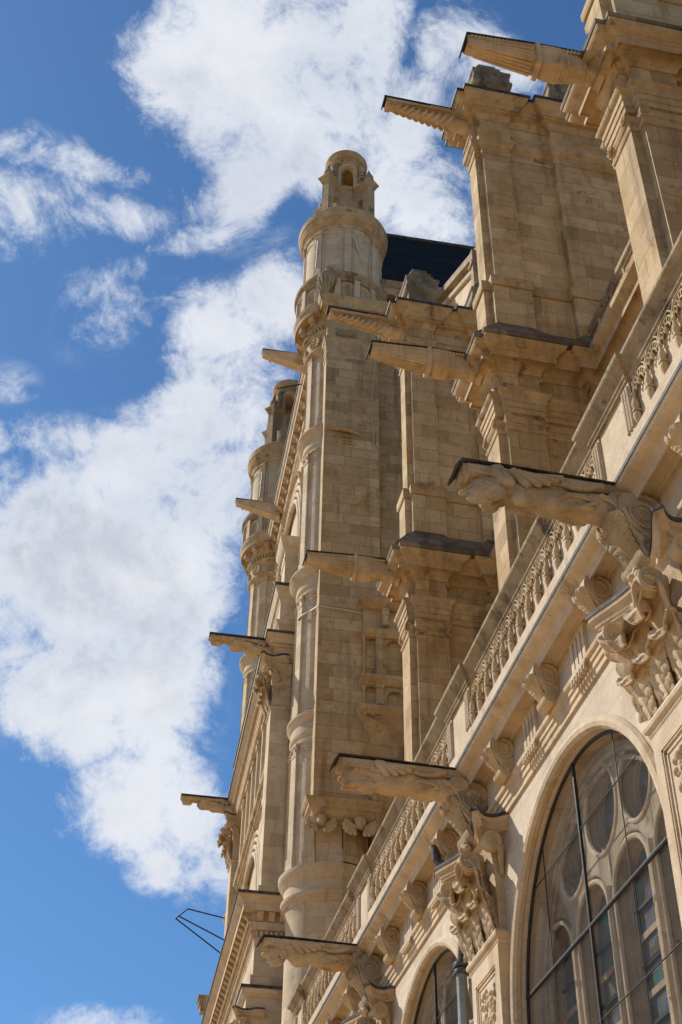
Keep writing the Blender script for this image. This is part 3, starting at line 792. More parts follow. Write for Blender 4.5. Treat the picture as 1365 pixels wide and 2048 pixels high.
for pc in sorted(PED)[:-1]:
    nxt = min(q for q in PED if q > pc)
    a, b = pc+.58, nxt-.58
    n = int(round((b-a)/.378)); s = (b-a)/n
    for i in range(n+1):
        y = a+s*i
        if y > Y1-.1: break
        z = MB(); z.lathe(bprof, 5.205, y, 14); z.box(5.16, 5.265, y-.04, y+.04, 11.937, 11.962); z.build('baluster', 'carved', bal)
    for i in range(n):
        yc = a+s*(i+.5)
        if yc > Y1: break
        z = MB(); r = s*.5
        for rad, t in ((r*.93, .013), (r*.55, .011)):
            z.tube([(5.205, yc+rad*math.cos(t_), 12.20+rad*1.12*math.sin(t_)) for t_ in [math.pi*k/14 for k in range(15)]], t, 6)
        for k in range(1, 8):
            t_ = math.pi*k/8
            z.tube([(5.205, yc+r*.56*math.cos(t_), 12.20+r*.62*math.sin(t_)), (5.205, yc+r*.92*math.cos(t_), 12.20+r*1.02*math.sin(t_))], .009, 5)
        z.lathe([(0, 12.2), (.02, 12.2), (.034, 12.24), (.0, 12.30)], 5.205, yc, 8)
        for q in (-1, 1):
            z.tube([(5.205, yc+q*r*.98, 12.21), (5.205, yc+q*r*.90, 12.36), (5.205, yc+q*r*.55, 12.43)], .013, 5)
        z.build('arcade_arch', 'carved', bal)
for c in PED:
    z = MB(); z.box(5.19, 5.5, c-.57, c+.57, 11.70, 12.432); pd = z.build('pedestal', 'trim_clean', bal)
    for y in (-.47, .47):
        z = MB(); z.box(5.165, 5.2, c+y-.10, c+y+.10, 11.70, 12.40)
        for q in (-.065, 0, .065): z.tube([(5.16, c+y+q, 11.74), (5.16, c+y+q, 12.36)], .022, 8)
        z.build('fluted_strip', 'trim_clean', pd)

# ------------------------------------------------------------------ chapel gargoyles
def gargoyle(yc, label, kind):
    t = thing('gargoyle', label, 'gargoyle', (5.0, yc, 11.17), 'carved beasts jutting from the chapel cornice')
    def F(P):
        x, y, z = P[..., 0], P[..., 1], P[..., 2]
        Q = P.copy(); Q[..., 1] = np.abs(Q[..., 1])
        d = sd_box(P, (-.75, 0, -.085), (.92, .215, .085), .03)
        d = smin(d, sd_cone(P, (.35, 0, -.50), (-.30, 0, -.36), .26, .21), .10)
        d = smin(d, sd_cone(P, (-.30, 0, -.36), (-.80, 0, -.31), .20, .19), .08)
        d = smin(d, sd_ball(P, (-.66, 0, -.34), (.20, .20, .21)), .07)
        d = smin(d, sd_ball(P, (-1.02, 0, -.30), (.26, .22, .22)), .07)
        d = smin(d, sd_cone(P, (-1.15, 0, -.26), (-1.40, 0, -.25), .15, .12), .07)
        if kind == 0:
            hd = sd_ball(P, (-1.47, 0, -.38), (.17, .14, .17)); hd = smin(hd, sd_cone(P, (-1.62, 0, -.36), (-1.68, 0, -.44), .03, .045), .02)
            hd = smin(hd, sd_ball(P, (-1.56, 0, -.52), (.08, .08, .06)), .03)
            hd = np.maximum(hd, -sd_ball(Q, (-1.625, .065, -.36), (.045, .035, .03)))
            hair = smin(sd_ball(P, (-1.40, 0, -.29), (.19, .20, .17)), sd_ball(Q, (-1.36, .14, -.42), (.12, .09, .16)), .04)+.030*wob(P, 62, 1)
            d = smin(d, smin(hd, hair, .012), .02)
            d = smin(d, sd_ball(Q, (-1.06, .11, -.48), (.12, .10, .12)), .04)
            d = smin(d, sd_cone(Q, (-1.22, .24, -.30), (-1.33, .22, -.08), .08, .09), .03)
            d = smin(d, sd_ball(P, (-.72, 0, -.46), (.17, .2, .14)), .04)
        elif kind == 1:
            hd = sd_ball(P, (-1.44, 0, -.34), (.19, .15, .17)); hd = smin(hd, sd_ball(P, (-1.60, 0, -.40), (.10, .10, .09)), .03)
            hd = smin(hd, sd_cone(Q, (-1.40, .10, -.48), (-1.60, .07, -.55), .06, .04), .02)
            hd = np.maximum(hd, -sd_ball(P, (-1.66, 0, -.475), (.10, .12, .022)))
            hd = smin(hd, sd_ball(Q, (-1.55, .085, -.27), (.06, .045, .05)), .02)
            mane = smin(sd_ball(P, (-1.28, 0, -.46), (.15, .19, .16)), sd_ball(P, (-1.45, 0, -.20), (.17, .17, .08)), .05)+.034*wob(P, 58, 2)
            d = smin(d, smin(hd, mane, .012), .02)
            d = smin(d, sd_ball(P, (-.92, 0, -.46), (.26, .21, .14)), .05)
        else:
            hd = sd_ball(P, (-1.46, 0, -.32), (.19, .15, .16)); hd = smin(hd, sd_ball(P, (-1.62, 0, -.37), (.10, .085, .08)), .03)
            hd = np.maximum(hd, -sd_ball(Q, (-1.60, .08, -.29), (.05, .04, .03)))
            beard = smin(sd_ball(P, (-1.46, 0, -.50), (.15, .13, .15)), sd_ball(Q, (-1.34, .15, -.36), (.08, .06, .12)), .03)+.032*wob(P, 62, 4)
            d = smin(d, smin(hd, beard, .012), .02); d = smin(d, sd_ball(P, (-1.05, 0, -.46), (.14, .15, .13)), .05)
            d = smin(d, sd_cone(Q, (-1.38, .12, -.18), (-1.20, .20, -.20), .05, .03), .03)
        # draped ornament in the middle of the body
        d = smin(d, sd_cone(Q, (-.55, .17, -.42), (-.18, .20, -.30), .05, .06), .03)
        d = smin(d, sd_cone(Q, (-.60, .12, -.50), (-.30, .20, -.52), .05, .035), .03)
        return d+.006*wob(P, 45, 8)
    V, Fc = nets(F, (-1.85, -.42, -.95), (.45, .42, .06), .020)
    SC = Matrix.Diagonal((1, .70, .74, 1))
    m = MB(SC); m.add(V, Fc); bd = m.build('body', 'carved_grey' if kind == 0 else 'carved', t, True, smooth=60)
    mt = 'carved_grey' if kind == 0 else 'carved'
    for s in (-1, 1):
        # wing of overlapping feathers laid along the side
        m = MB(SC)
        for k in range(5):
            m.M = SC @ Matrix.Translation((-1.16+.055*k, s*.195, -.06-.015*k)) @ Matrix.Rotation(s*R(6), 4, 'Z') @ Matrix.Rotation(R(150-16*k), 4, 'Y')
            m.sheet(lambda u, v, s=s: ((u-.5)*.105*(1-.35*v)*(1 if v < .85 else max(.2, 1-(v-.85)*5)), s*(.055*(1-(2*u-1)**2)+.035), v*.34), 6, 10, .016*s)
        m.build('wing', mt, bd, True)
        m = MB(SC); volute(m, (.03, s*.235, -.34), .155, .045, 'y', math.pi*.9, 1, 2.0); m.build('root_scroll', mt, bd, True)
        if kind == 1:
            m = MB(SC); q = spiral_pts((-1.13, s*.205, -.15), .14, .03, 1.5, 'y', -.3, 34, 1); m.tube(q, [.05*(1-.5*i/34) for i in range(35)], 8, flat=Vector((0, 1, 0))); m.build('horn', mt, bd, True)
        m = MB(SC)
        q = [Vector((-.62, s*.22, -.16)), Vector((-.50, s*.235, -.22)), Vector((-.36, s*.245, -.21)), Vector((-.24, s*.25, -.14)), Vector((-.16, s*.25, -.13))]
        m.tube(q, [.04, .045, .05, .06, .07], 8)
        m.tube([(-.70, s*.17, -.46), (-.55, s*.235, -.36), (-.38, s*.25, -.38), (-.28, s*.245, -.46), (-.42, s*.20, -.54), (-.58, s*.15, -.54)], [.03, .04, .045, .04, .03, .02], 8)
        m.tube([(-.20, s*.25, -.30), (-.05, s*.25, -.40), (.02, s*.24, -.56)], [.05, .04, .03], 8)
        for k in range(5):
            a = math.pi*(.15+.175*k); m.tube([(-.62, s*.20, -.16), (-.62+.10*math.cos(a), s*.235, -.16+.10*math.sin(a))], [.015, .028], 6)
        m.build('side_ornament', mt, bd, True)
        m = MB(SC); m.tube([(.05, s*.215, -.185), (-1.55, s*.222, -.175)], .02, 6); m.build('edge_moulding', mt, bd, True)
    m = MB(SC)
    m.extrude([(.06, -.245, .004), (-1.20, -.245, .03), (-1.30, -.245, .03), (-1.70, -.245, .022), (-1.77, -.245, -.12), (-1.795, -.245, -.12), (-1.715, -.245, .042), (-1.28, -.245, .048), (-1.18, -.245, .048), (.06, -.245, .024)], (0, .49, 0))
    m.build('lead_cover', 'lead', t, True)
    m = MB(SC); m.box(-1.70, -1.62, -.18, .18, -.20, -.005); m.box(-1.715, -1.69, -.13, .13, -.22, -.02); m.build('spout_lip', mt, t, True)
    return t
gargoyle(PIERS[0]-.03, 'large grey winged gargoyle with a woman-like head, nearest of the chapel gargoyles', 0)
gargoyle(PIERS[1]-.10, 'sandy curly-horned beast gargoyle jutting over the balustrade in the middle', 1)
gargoyle(PIERS[2]-.03, 'bearded gargoyle jutting in front of the round turret near the bottom', 2)
# ------------------------------------------------------------------ buttresses
BX, BY = 6.07, PIERS[1]-.03
def buttress():
    t = thing('buttress', 'x', 'buttress', (BX, BY, 0), 'stepped buttresses above the chapels')
    def plan(f, fy, b, by, p1, r1, r2, s2, end):
        """f,fy: front pilaster; b,by: body corner; p1: end of side pilaster; r1: side face; r2,s2: rear strip"""
        half = [(end, -s2), (r2, -s2), (r2, -r1), (p1, -r1), (p1, -by), (b, -by), (b, -fy), (f, -fy)]
        return half+[(x, -y) for x, y in half[::-1]]
    lo = plan(0, .31, .14, .46, .84, .36, 1.85, .50, 5.2)
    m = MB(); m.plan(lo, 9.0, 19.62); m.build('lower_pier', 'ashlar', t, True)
    m = MB(); m.sweep(lo, [(-.1, 18.02), (.015, 18.03), (.03, 18.06), (.03, 18.10), (.008, 18.13), (.01, 18.20), (.03, 18.21), (.055, 18.27), (.045, 18.33), (.01, 18.36), (-.1, 18.36)]); cap = m.build('ionic_capital', 'trim', t, True)
    def vol(x, y, ax, z, par, r=.085):
        v = MB(); volute(v, (x, y, z), r, .045, ax); v.build('volute', 'trim', par, True)
    for sy in (-1, 1):
        vol(.17, sy*.475, 'y', 18.32, cap); vol(.82, sy*.475, 'y', 18.32, cap)
        vol(-.03, sy*.27, 'x', 18.30, cap)
    m = MB(); m.sweep(lo, [(-.1, 18.42), (.04, 18.43), (.04, 18.56), (.06, 18.565), (.06, 18.70), (.08, 18.705), (.08, 18.82), (.10, 18.84), (.135, 18.88), (.145, 18.91), (.145, 18.945), (-.1, 18.95)]); m.build('architrave', 'trim', t, True)
    m = MB(); m.sweep(lo, [(-.1, 19.50), (.025, 19.505), (.04, 19.53), (.05, 19.60), (.09, 19.63), (.11, 19.68), (.13, 19.685), (.14, 19.70), (.255, 19.70), (.255, 19.66), (.275, 19.65), (.28, 19.80), (.30, 19.81), (.315, 19.84), (.37, 19.87), (.43, 19.93), (.45, 19.97), (.455, 20.0), (-.1, 20.01)]); m.build('lower_cornice', 'trim', t, True)
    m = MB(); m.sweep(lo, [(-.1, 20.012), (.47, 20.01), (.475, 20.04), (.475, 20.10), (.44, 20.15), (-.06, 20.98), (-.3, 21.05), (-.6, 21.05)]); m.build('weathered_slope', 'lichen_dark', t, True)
    up_ = plan(.07, .21, .21, .36, .83, .27, 1.85, .42, 5.2)
    pl = plan(-.02, .26, .12, .45, .92, .33, 1.78, .48, 5.2)
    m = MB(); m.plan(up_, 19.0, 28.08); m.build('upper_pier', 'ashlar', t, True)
    m = MB(); m.plan(pl, 19.4, 22.0); m.sweep(pl, [(-.1, 22.0), (0, 22.0), (.035, 22.02), (.05, 22.06), (.05, 22.24), (.02, 22.30), (-.14, 22.33)]); m.build('upper_plinth', 'ashlar', t, True)
    m = MB(); m.sweep(up_, [(-.1, 26.62), (.02, 26.63), (.035, 26.66), (.035, 26.71), (.01, 26.73), (.01, 26.88), (.04, 26.90), (.07, 26.97), (.10, 27.0), (.10, 27.08), (.11, 27.10), (.11, 27.16), (.02, 27.17), (.03, 27.26), (.045, 27.265), (.05, 27.36), (.09, 27.40), (.10, 27.45), (-.1, 27.46)]); m.build('upper_capital', 'trim', t, True)
    m = MB(); m.sweep(up_, [(-.1, 27.90), (.02, 27.91), (.04, 27.96), (.08, 28.0), (.10, 28.06), (.20, 28.08), (.20, 28.12), (.25, 28.13), (.265, 28.24), (.29, 28.25), (.33, 28.28), (.40, 28.35), (.44, 28.43), (.445, 28.46), (-.1, 28.47)]); m.build('upper_cornice', 'trim', t, True)
    m = MB(); m.sweep(up_, [(-.1, 28.475), (.455, 28.472), (.462, 28.44), (.468, 28.44), (.47, 28.52), (-.1, 28.62), (-.3, 28.62)]); m.build('lead_flashing', 'lead', t, True)
    m = MB(); m.box(0.2, 5.2, -.36, .36, 28.4, 28.56); m.build('top_slab', 'ledge', t, True)
    for x0, x1, nm in ((.20, .98, 0), (2.05, 2.75, 1)):
        m = MB(); q = [(x1, -.36), (x0, -.36), (x0, .36), (x1, .36)]
        m.sweep(q, [(-.1, 28.5), (0, 28.5), (0, 29.35), (.05, 29.40), (.09, 29.47), (.09, 29.58), (.05, 29.62), (.05, 29.86), (.08, 29.90), (.08, 29.98), (.0, 30.02), (-.05, 30.06), (-.05, 30.22), (-.10, 30.24), (-.10, 30.40), (-.18, 30.42), (-.18, 30.6), (-.28, 30.62), (-.30, 30.7)], closed=True, caps=False)
        m.box(x0+.25, x1-.25, -.10, .10, 30.3, 30.69)
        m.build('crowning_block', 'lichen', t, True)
    return t
bt = buttress(); bt['label'] = 'middle stepped buttress with ionic strip, its dark stepped blocks standing against the sky'
dup(bt, (0, -6.38, 0), 'nearest buttress at the upper right corner, cut by the frame')
dup(bt, (0, 6.42, 0), 'farthest stepped buttress, beside the tall round turret')

def fluted_spout():
    t = thing('fluted_gargoyle', 'x', 'gargoyle', (BX-.42, BY, 20.08), 'fluted spouts of the lower buttress cornices')
    L = 1.84
    m = MB()
    sec = lambda x, zt, zb, hw: [(x, -hw, zt), (x, -hw, zb+.07), (x, -hw*.86, zb+.02), (x, -hw*.5, zb), (x, hw*.5, zb), (x, hw*.86, zb+.02), (x, hw, zb+.07), (x, hw, zt)]
    st = [(-L, .02, -.20, .12), (-L+.05, .02, -.21, .12), (-.74, .06, -.36, .165), (-.74, .06, -.36, .165)]
    vs = [p for s_ in st for p in sec(*s_)]; n = 8
    m.add(vs, [(a*n+i, a*n+(i+1) % n, (a+1)*n+(i+1) % n, (a+1)*n+i) for a in range(3) for i in range(n)]+[tuple(range(n))[::-1], tuple(range(3*n, 4*n))])
    sp = m.build('spout', 'carved', t, True)
    for k in range(5):
        y0 = -.78+.39*k
        m = MB(); m.tube([(-L+.14, y0*.12, -.212), (-.82, y0*.165, -.352)], [.018, .026], 8); m.build('flute', 'carved', sp, True)
    for s in (-1, 1):
        m = MB()
        for k in range(2): m.tube([(-L+.14, s*.122, -.09-.06*k), (-.82, s*.167, -.12-.10*k)], [.014, .022], 8)
        m.build('side_moulding', 'carved', sp, True)
        m = MB()
        n_ = 61; pts = [(-L+.04+(L-.04)*i/(n_-1), s*(.128+.055*i/(n_-1)), -.03+.045*i/(n_-1)) for i in range(n_)]
        m.tube(pts, [.036 if i % 2 else .016 for i in range(n_)], 6)
        m.build('bead_row', 'carved', t, True)
    m = MB(); c = [(-.78, .075, -.43, .19), (-.71, .075, -.445, .20)]; vs = [p for s_ in c for p in sec(*s_)]
    m.add(vs, [(i, (i+1) % n, n+(i+1) % n, n+i) for i in range(n)]+[tuple(range(n))[::-1], tuple(range(n, 2*n))]); m.build('collar', 'carved', t, True)
    m = MB(); st = []
    for k in range(15):
        q = k/14; x = -.71+1.0*q; st.append((x, .07, -.36-.06*math.sin(q*math.pi*1.9+.4)-.08*q, .16+.02*math.sin(q*math.pi*1.9+.4)))
    vs = [p for s_ in st for p in sec(*s_)]
    m.add(vs, [(a*n+i, a*n+(i+1) % n, (a+1)*n+(i+1) % n, (a+1)*n+i) for a in range(14) for i in range(n)]+[tuple(range(n))[::-1], tuple(range(14*n, 15*n))]); root = m.build('root_block', 'carved', t, True)
    for x in (-.40, -.28, .0):
        m = MB(); q = (x+.71)/1.0; zb = -.36-.06*math.sin(q*math.pi*1.9+.4)-.08*q; hw = .16+.02*math.sin(q*math.pi*1.9+.4)
        m.tube([(x, -hw, .04), (x, -hw-.01, zb+.10), (x, -hw*.5, zb-.01), (x, hw*.5, zb-.01), (x, hw+.01, zb+.10), (x, hw, .04)], .024, 8); m.build('rib', 'carved', root, True)
    m = MB(); m.extrude([(.05, -.19, .092), (-.8, -.18, .085), (-L-.02, -.15, .045), (-L-.06, -.15, -.17), (-L-.035, -.15, -.17), (-L-.0, -.15, .025), (-.8, -.18, .065), (.05, -.19, .07)], (0, .34, 0)); m.build('lead_cover', 'lead', t, True)
    return t
fs = fluted_spout(); fs['label'] = 'fluted gargoyle with ribbed root on the middle buttress, in front of the farthest buttress'
dup(fs, (0, -6.38, 0), 'fluted gargoyle at the top right, against the sky')
dup(fs, (0, 6.42, 0), 'fluted gargoyle in front of the tall flat turret pier, low on the farthest buttress')

def leafy_spout():
    t = thing('leaf_carved_gargoyle', 'x', 'gargoyle', (BX-.42, BY, 28.46), 'leaf-carved spouts of the upper buttress cornices')
    L = 1.48
    def F(P):
        d = sd_box(P, (-.62, 0, -.08), (.86, .19, .08), .02)
        d = smin(d, sd_cone(P, (.4, 0, -.62), (-1.35, 0, -.26), .22, .10), .06)
        return d
    V, Fc = nets(F, (-1.7, -.4, -1.0), (.6, .4, .1), .035)
    SC = Matrix.Diagonal((1, .74, .74, 1))
    m = MB(SC); m.add(V, Fc); sp = m.build('spout', 'carved', t, True, smooth=50)
    for s in (-1, 1):
        for k in range(9):
            x = -1.30+.15*k; z = -.30-.022*(k)*1.6; r = .10+.012*k
            m = MB(SC); m.tube([(x, s*.05, z-r*.9), (x+.12, s*(r+.04), z-r*.25), (x+.16, s*(r+.06), z+.10)], [.03, .045, .02], 7); m.build('leaf_rib', 'carved', sp, True)
        m = MB(SC); m.tube([(-1.46, s*.19, -.155), (.05, s*.20, -.165)], .022, 6)
        for k in range(6): m.lathe([(0, -.14), (.05, -.10), (.045, -.05), (0, -.03)], -.42+.08*k, s*.19, 7)
        m.build('edge_moulding', 'carved', sp, True)
    m = MB(SC); m.extrude([(.05, -.215, .005), (-L-.03, -.215, .005), (-L-.05, -.215, -.14), (-L-.075, -.215, -.14), (-L-.06, -.215, .035), (.05, -.215, .04)], (0, .43, 0)); m.build('lead_cover', 'lead', t, True)
    m = MB(SC); m.box(-L-.005, -L+.1, -.17, .17, -.30, -.01); m.build('spout_lip', 'carved', t, True)
    return t
ls = leafy_spout(); ls['label'] = 'leaf-carved gargoyle near the top, sticking out left of the dark stepped blocks'
dup(ls, (0, 6.42, 0), 'leaf-carved gargoyle seen against the turret cornice, above a fluted one')

# ------------------------------------------------------------------ aisle wall behind the buttresses
def shift(mb_, dz):
    mb_.v = [Vector((v.x, v.y, v.z+dz)) for v in mb_.v]; return mb_
aw = thing('aisle_wall', 'upper aisle wall with a cornice and pierced parapet between the buttresses', 'wall', (8.2, 16, 0))
ap = [(8.2, Y0), (8.2, 29.9)]
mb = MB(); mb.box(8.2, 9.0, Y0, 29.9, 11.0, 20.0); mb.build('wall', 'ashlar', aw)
mb = MB(); mb.sweep(ap, [(-.2, 18.42), (.04, 18.43), (.04, 18.56), (.06, 18.565), (.06, 18.70), (.08, 18.705), (.08, 18.82), (.135, 18.88), (.145, 18.945), (-.2, 18.95)]); shift(mb, -.006).build('architrave', 'trim', aw)
mb = MB(); mb.sweep(ap, [(-.2, 19.50), (.04, 19.53), (.05, 19.60), (.11, 19.68), (.14, 19.70), (.24, 19.70), (.24, 19.66), (.262, 19.65), (.268, 19.80), (.30, 19.82), (.36, 19.87), (.41, 19.93), (.42, 20.02), (.415, 20.06), (.1, 20.1), (-.2, 20.1)]); shift(mb, -.006).build('cornice', 'trim', aw)
mb = MB(); mb.sweep([(8.1, Y0), (8.1, 29.9)], [(-.2, 20.92), (.02, 20.93), (.02, 20.97), (.07, 21.01), (.07, 21.12), (.03, 21.13), (-.2, 21.15)]); mb.build('parapet_rail', 'rail', aw)
mb = MB(); mb.box(8.12, 8.32, Y0, 29.9, 20.05, 20.97); mb.build('parapet_panel', 'trim', aw)
for yc in [9.0+.62*i for i in range(14)]+[18.2+.62*i for i in range(6)]:
    if any(abs(yc-c) < .75 for c in PIERS): continue
    m = MB(); q = spiral_pts((8.11, yc-.10, 20.66), .17, .04, 1.2, 'x', 0, 20, 1); m.tube(q, .035, 6, flat=Vector((1, 0, 0)))
    q = spiral_pts((8.11, yc+.12, 20.36), .17, .04, 1.2, 'x', math.pi, 20, 1); m.tube(q, .035, 6, flat=Vector((1, 0, 0)))
    m.tube([(8.11, yc+.07, 20.66), (8.10, yc+.03, 20.5), (8.11, yc-.05, 20.36)], .035, 6); m.tube([(8.11, yc+.31, 20.1), (8.11, yc+.31, 20.95)], .04, 6)
    m.build('parapet_scroll', 'carved', aw)
# ------------------------------------------------------------------ transept: stair turrets (frame MT, axis of the near one at 5.12, 31.95)
TX0, TY0 = 5.13, 31.95
def at(x, y, z=0): return MT @ Matrix.Translation((x, y, z))
def rot(a): return Matrix.Rotation(a, 4, 'Z')
def turret():
    t = thing('stair_turret', 'x', 'turret', (TX0, TY0, 0), 'round stair turrets of the transept', frame=MT)
    RS = 1.08
    m = MB(); m.lathe([(1.06, 0), (1.06, 13.2), (1.06, 15.2), (1.10, 15.62), (1.12, 15.68)], n=64); m.build('lower_drum', 'ashlar_clean', t, True)
    m = MB(); m.lathe([(1.0, 15.62), (1.13, 15.66), (1.17, 15.70), (1.17, 15.74), (1.20, 15.76), (1.225, 15.82), (1.225, 15.86), (1.15, 15.90), (1.14, 16.05), (1.15, 16.18), (1.18, 16.21), (1.20, 16.27), (1.25, 16.34), (1.29, 16.42), (1.30, 16.46), (1.30, 16.54), (1.2, 16.58), (1.0, 16.60)], n=72); m.build('base_ring', 'trim_clean', t, True)
    m = MB(); m.lathe([(RS, 16.4), (RS, 37.3)], n=72); m.build('shaft', 'ashlar_clean', t, True)
    RINGS = [(21.1, 1.26), (26.2, 1.38), (32.0, 1.36)]
    for z, r in RINGS:
        m = MB(); m.lathe([(1.0, z-.86), (RS+.035, z-.85), (RS+.055, z-.82), (RS+.055, z-.74), (RS+.02, z-.72), (RS+.02, z-.66), (RS+.07, z-.62), (RS+.085, z-.57), (RS+.085, z-.52), (RS+.06, z-.50), (RS+.07, z-.30), (r-.14, z-.26), (r-.11, z-.20), (r-.09, z-.19), (r-.04, z-.11), (r, z-.05), (r, z), (r-.06, z+.05), (1.0, z+.16)], n=72); m.build('string_ring', 'trim_clean', t, True)
    lev = [(16.55, 20.28), (21.2, 25.36), (26.3, 31.16), (32.1, 36.0)]
    for z0, z1 in lev:
        for k in range(10):
            a = R(18+36*k); m = MB(rot(a)); w = .15
            m.box(RS-.1, RS+.06, -w, w, z0, z1-.30); m.box(RS-.1, RS+.085, -w-.03, w+.03, z0, z0+.42)
            m.box(RS-.1, RS+.075, -w-.02, w+.02, z1-.36, z1-.32); m.box(RS-.1, RS+.085, -w-.03, w+.03, z1-.05, z1+.02)
            for s in (-1, 1): volute(m, (RS+.06, s*w*.85, z1-.14), .075, .03, 'x')
            m.box(RS-.1, RS+.07, -w, w, z1-.30, z1-.05)
            m.build('pilaster_strip', 'ashlar_clean', t, True)
    # shallow sunk panels beside the strips get shell medallions under the cornice
    for k in range(10):
        a = R(36*k); m = MB(rot(a) @ Matrix.Translation((1.20, 0, 36.28)))
        for q in range(14):
            b = 2*math.pi*q/14; m.tube([(0, .05*math.cos(b), .05*math.sin(b)), (.03, .24*math.cos(b), .24*math.sin(b))], [.015, .042], 6)
        m.lathe([(0, -.05), (.05, 0), (0, .05)], .01, 0, 8); m.build('shell_medallion', 'carved', t, True)
    m = MB(); m.lathe([(1.0, 35.62), (RS+.03, 35.64), (RS+.05, 35.68), (RS+.05, 35.76), (RS+.12, 35.82), (RS+.17, 35.90), (RS+.17, 35.96), (RS+.11, 36.0), (RS+.11, 36.62), (RS+.15, 36.66), (RS+.19, 36.70), (RS+.19, 36.74), (RS+.15, 36.75), (RS+.15, 36.92), (RS+.22, 36.95), (RS+.26, 37.0), (RS+.24, 37.02), (RS+.22, 37.42), (RS+.52, 37.45), (RS+.52, 37.40), (RS+.535, 37.39), (RS+.545, 37.58), (RS+.57, 37.62), (RS+.60, 37.72), (RS+.61, 37.80), (RS+.5, 37.84), (1.0, 37.86)], n=80); co = m.build('cornice', 'trim', t, True)
    m = MB()
    for k in range(56):
        m.M = rot(2*math.pi*k/56); m.box(RS+.1, RS+.235, -.04, .04, 36.755, 36.90)
    m.build('dentil_band', 'trim', t, True)
    for k in range(14):
        m = MB(rot(2*math.pi*(k+.5)/14)); m.box(RS+.15, RS+.46, -.11, .11, 37.22, 37.445); m.box(RS+.15, RS+.36, -.10, .10, 37.05, 37.22); m.tube([(RS+.40, -.11, 37.22), (RS+.40, .11, 37.22)], .07, 8); m.build('modillion', 'carved', t, True)
    # gallery with a blind arcade
    m = MB(); m.lathe([(1.3, 37.8), (1.60, 37.85), (1.62, 38.0), (1.57, 38.02), (1.52, 38.04), (1.52, 38.95), (1.3, 38.95)], n=72); ga = m.build('gallery_wall', 'trim', t, True)
    m = MB(); m.lathe([(1.3, 38.90), (1.58, 38.92), (1.60, 38.97), (1.60, 39.06), (1.64, 39.08), (1.70, 39.16), (1.71, 39.28), (1.66, 39.34), (1.3, 39.40)], n=72); m.build('gallery_rail', 'rail', t, True)
    for k in range(14):
        a = 2*math.pi*k/14; m = MB(rot(a)); m.box(1.48, 1.63, -.10, .10, 37.95, 38.96); m.build('gallery_post', 'trim_clean', t, True)
        m = MB()
        for rr, tt_ in ((.235, .035), (.16, .022)):
            pts = [(1.535*math.cos(a+math.pi/14+q*rr/1.53), 1.535*math.sin(a+math.pi/14+q*rr/1.53), 38.55+rr*s_) for q, s_ in [(math.cos(math.pi*i/12), math.sin(math.pi*i/12)) for i in range(13)]]
            pts = [(pts[0][0], pts[0][1], 38.05)]+pts+[(pts[-1][0], pts[-1][1], 38.05)]
            m.tube(pts, tt_, 6)
        m.build('gallery_arch', 'trim_clean', ga, True)
    # upper drum with arcaded panels
    DX = Matrix.Translation((.06, 0, 0)); RD = 1.44
    m = MB(DX); m.lathe([(RD, 38.5), (RD, 42.5)], n=72); dr = m.build('upper_drum', 'ashlar_clean', t, True)
    for k in range(8):
        a = R(-92+45*k); m = MB(DX @ rot(a)); m.box(RD-.1, RD+.05, -.13, .13, 38.6, 41.82); m.box(RD-.1, RD+.085, -.16, .16, 41.82, 41.86)
        for s in (-1, 1): volute(m, (RD+.06, s*.12, 42.0), .065, .03, 'x')
        m.box(RD-.1, RD+.07, -.12, .12, 41.86, 42.1); m.box(RD-.1, RD+.10, -.18, .18, 42.08, 42.16)
        m.build('drum_pilaster', 'trim_clean', dr, True)
        m = MB(DX); a2 = a+math.pi/8
        for rr, tt_ in ((.36, .035), (.30, .02)):
            pts = [((RD+.0)*math.cos(a2+q*rr/RD), (RD+.0)*math.sin(a2+q*rr/RD), 41.50+rr*s_) for q, s_ in [(math.cos(math.pi*i/12), math.sin(math.pi*i/12)) for i in range(13)]]
            pts = [(pts[0][0], pts[0][1], 39.0)]+pts+[(pts[-1][0], pts[-1][1], 39.0)]
            m.tube(pts, tt_, 6)
        m.build('arch_moulding', 'trim_clean', dr, True)
    m = MB(DX); m.lathe([(1.2, 42.12), (RD+.04, 42.14), (RD+.06, 42.18), (RD+.06, 42.30), (RD+.08, 42.31), (RD+.08, 42.42), (RD+.12, 42.47), (RD+.18, 42.52), (RD+.20, 42.62), (RD+.22, 42.63), (RD+.24, 42.76), (RD+.27, 42.80), (RD+.29, 42.95), (RD+.30, 43.06), (RD+.28, 43.10), (RD+.1, 43.15), (1.12, 43.26), (1.08, 43.42), (.95, 43.5), (.2, 43.55)], n=80); m.build('drum_cornice', 'trim', t, True)
    LX = Matrix.Translation((.13, 0, 0))
    m = MB(LX); m.lathe([(.98, 43.4), (.98, 43.52), (.94, 43.56), (.90, 43.7), (.86, 44.0), (.80, 44.3), (.76, 44.5), (.74, 44.6), (.69, 45.74), (.70, 45.76), (.705, 45.82), (.69, 45.86), (.3, 45.9)], n=56); m.build('lantern_base', 'trim', t, True)
    # open lantern: eight arched bays
    lan = None
    for k in range(4):
        a = R(-92+90*k)
        def mp(u, v, d, a=a): rr = .66-d; return (.13+rr*math.cos(a+u/.66), rr*math.sin(a+u/.66), v)
        op = [(.36*math.cos(math.pi*i/12), 46.90+.33*math.sin(math.pi*i/12)) for i in range(13)]+[(-.36, 46.4), (-.36, 45.92), (.36, 45.92), (.36, 46.4)]
        hw = math.pi/4*.66
        out = []
        for i in range(9): out.append((-hw+2*hw*i/8, 45.85))
        for i in range(9): out.append((hw-2*hw*i/8, 47.45))
        m = MB(); m.plate(out, [op], [(.02, 0), (0, .02), (0, .20)], .20, mp)
        w = m.build('lantern_bay', 'trim_clean', t, True)
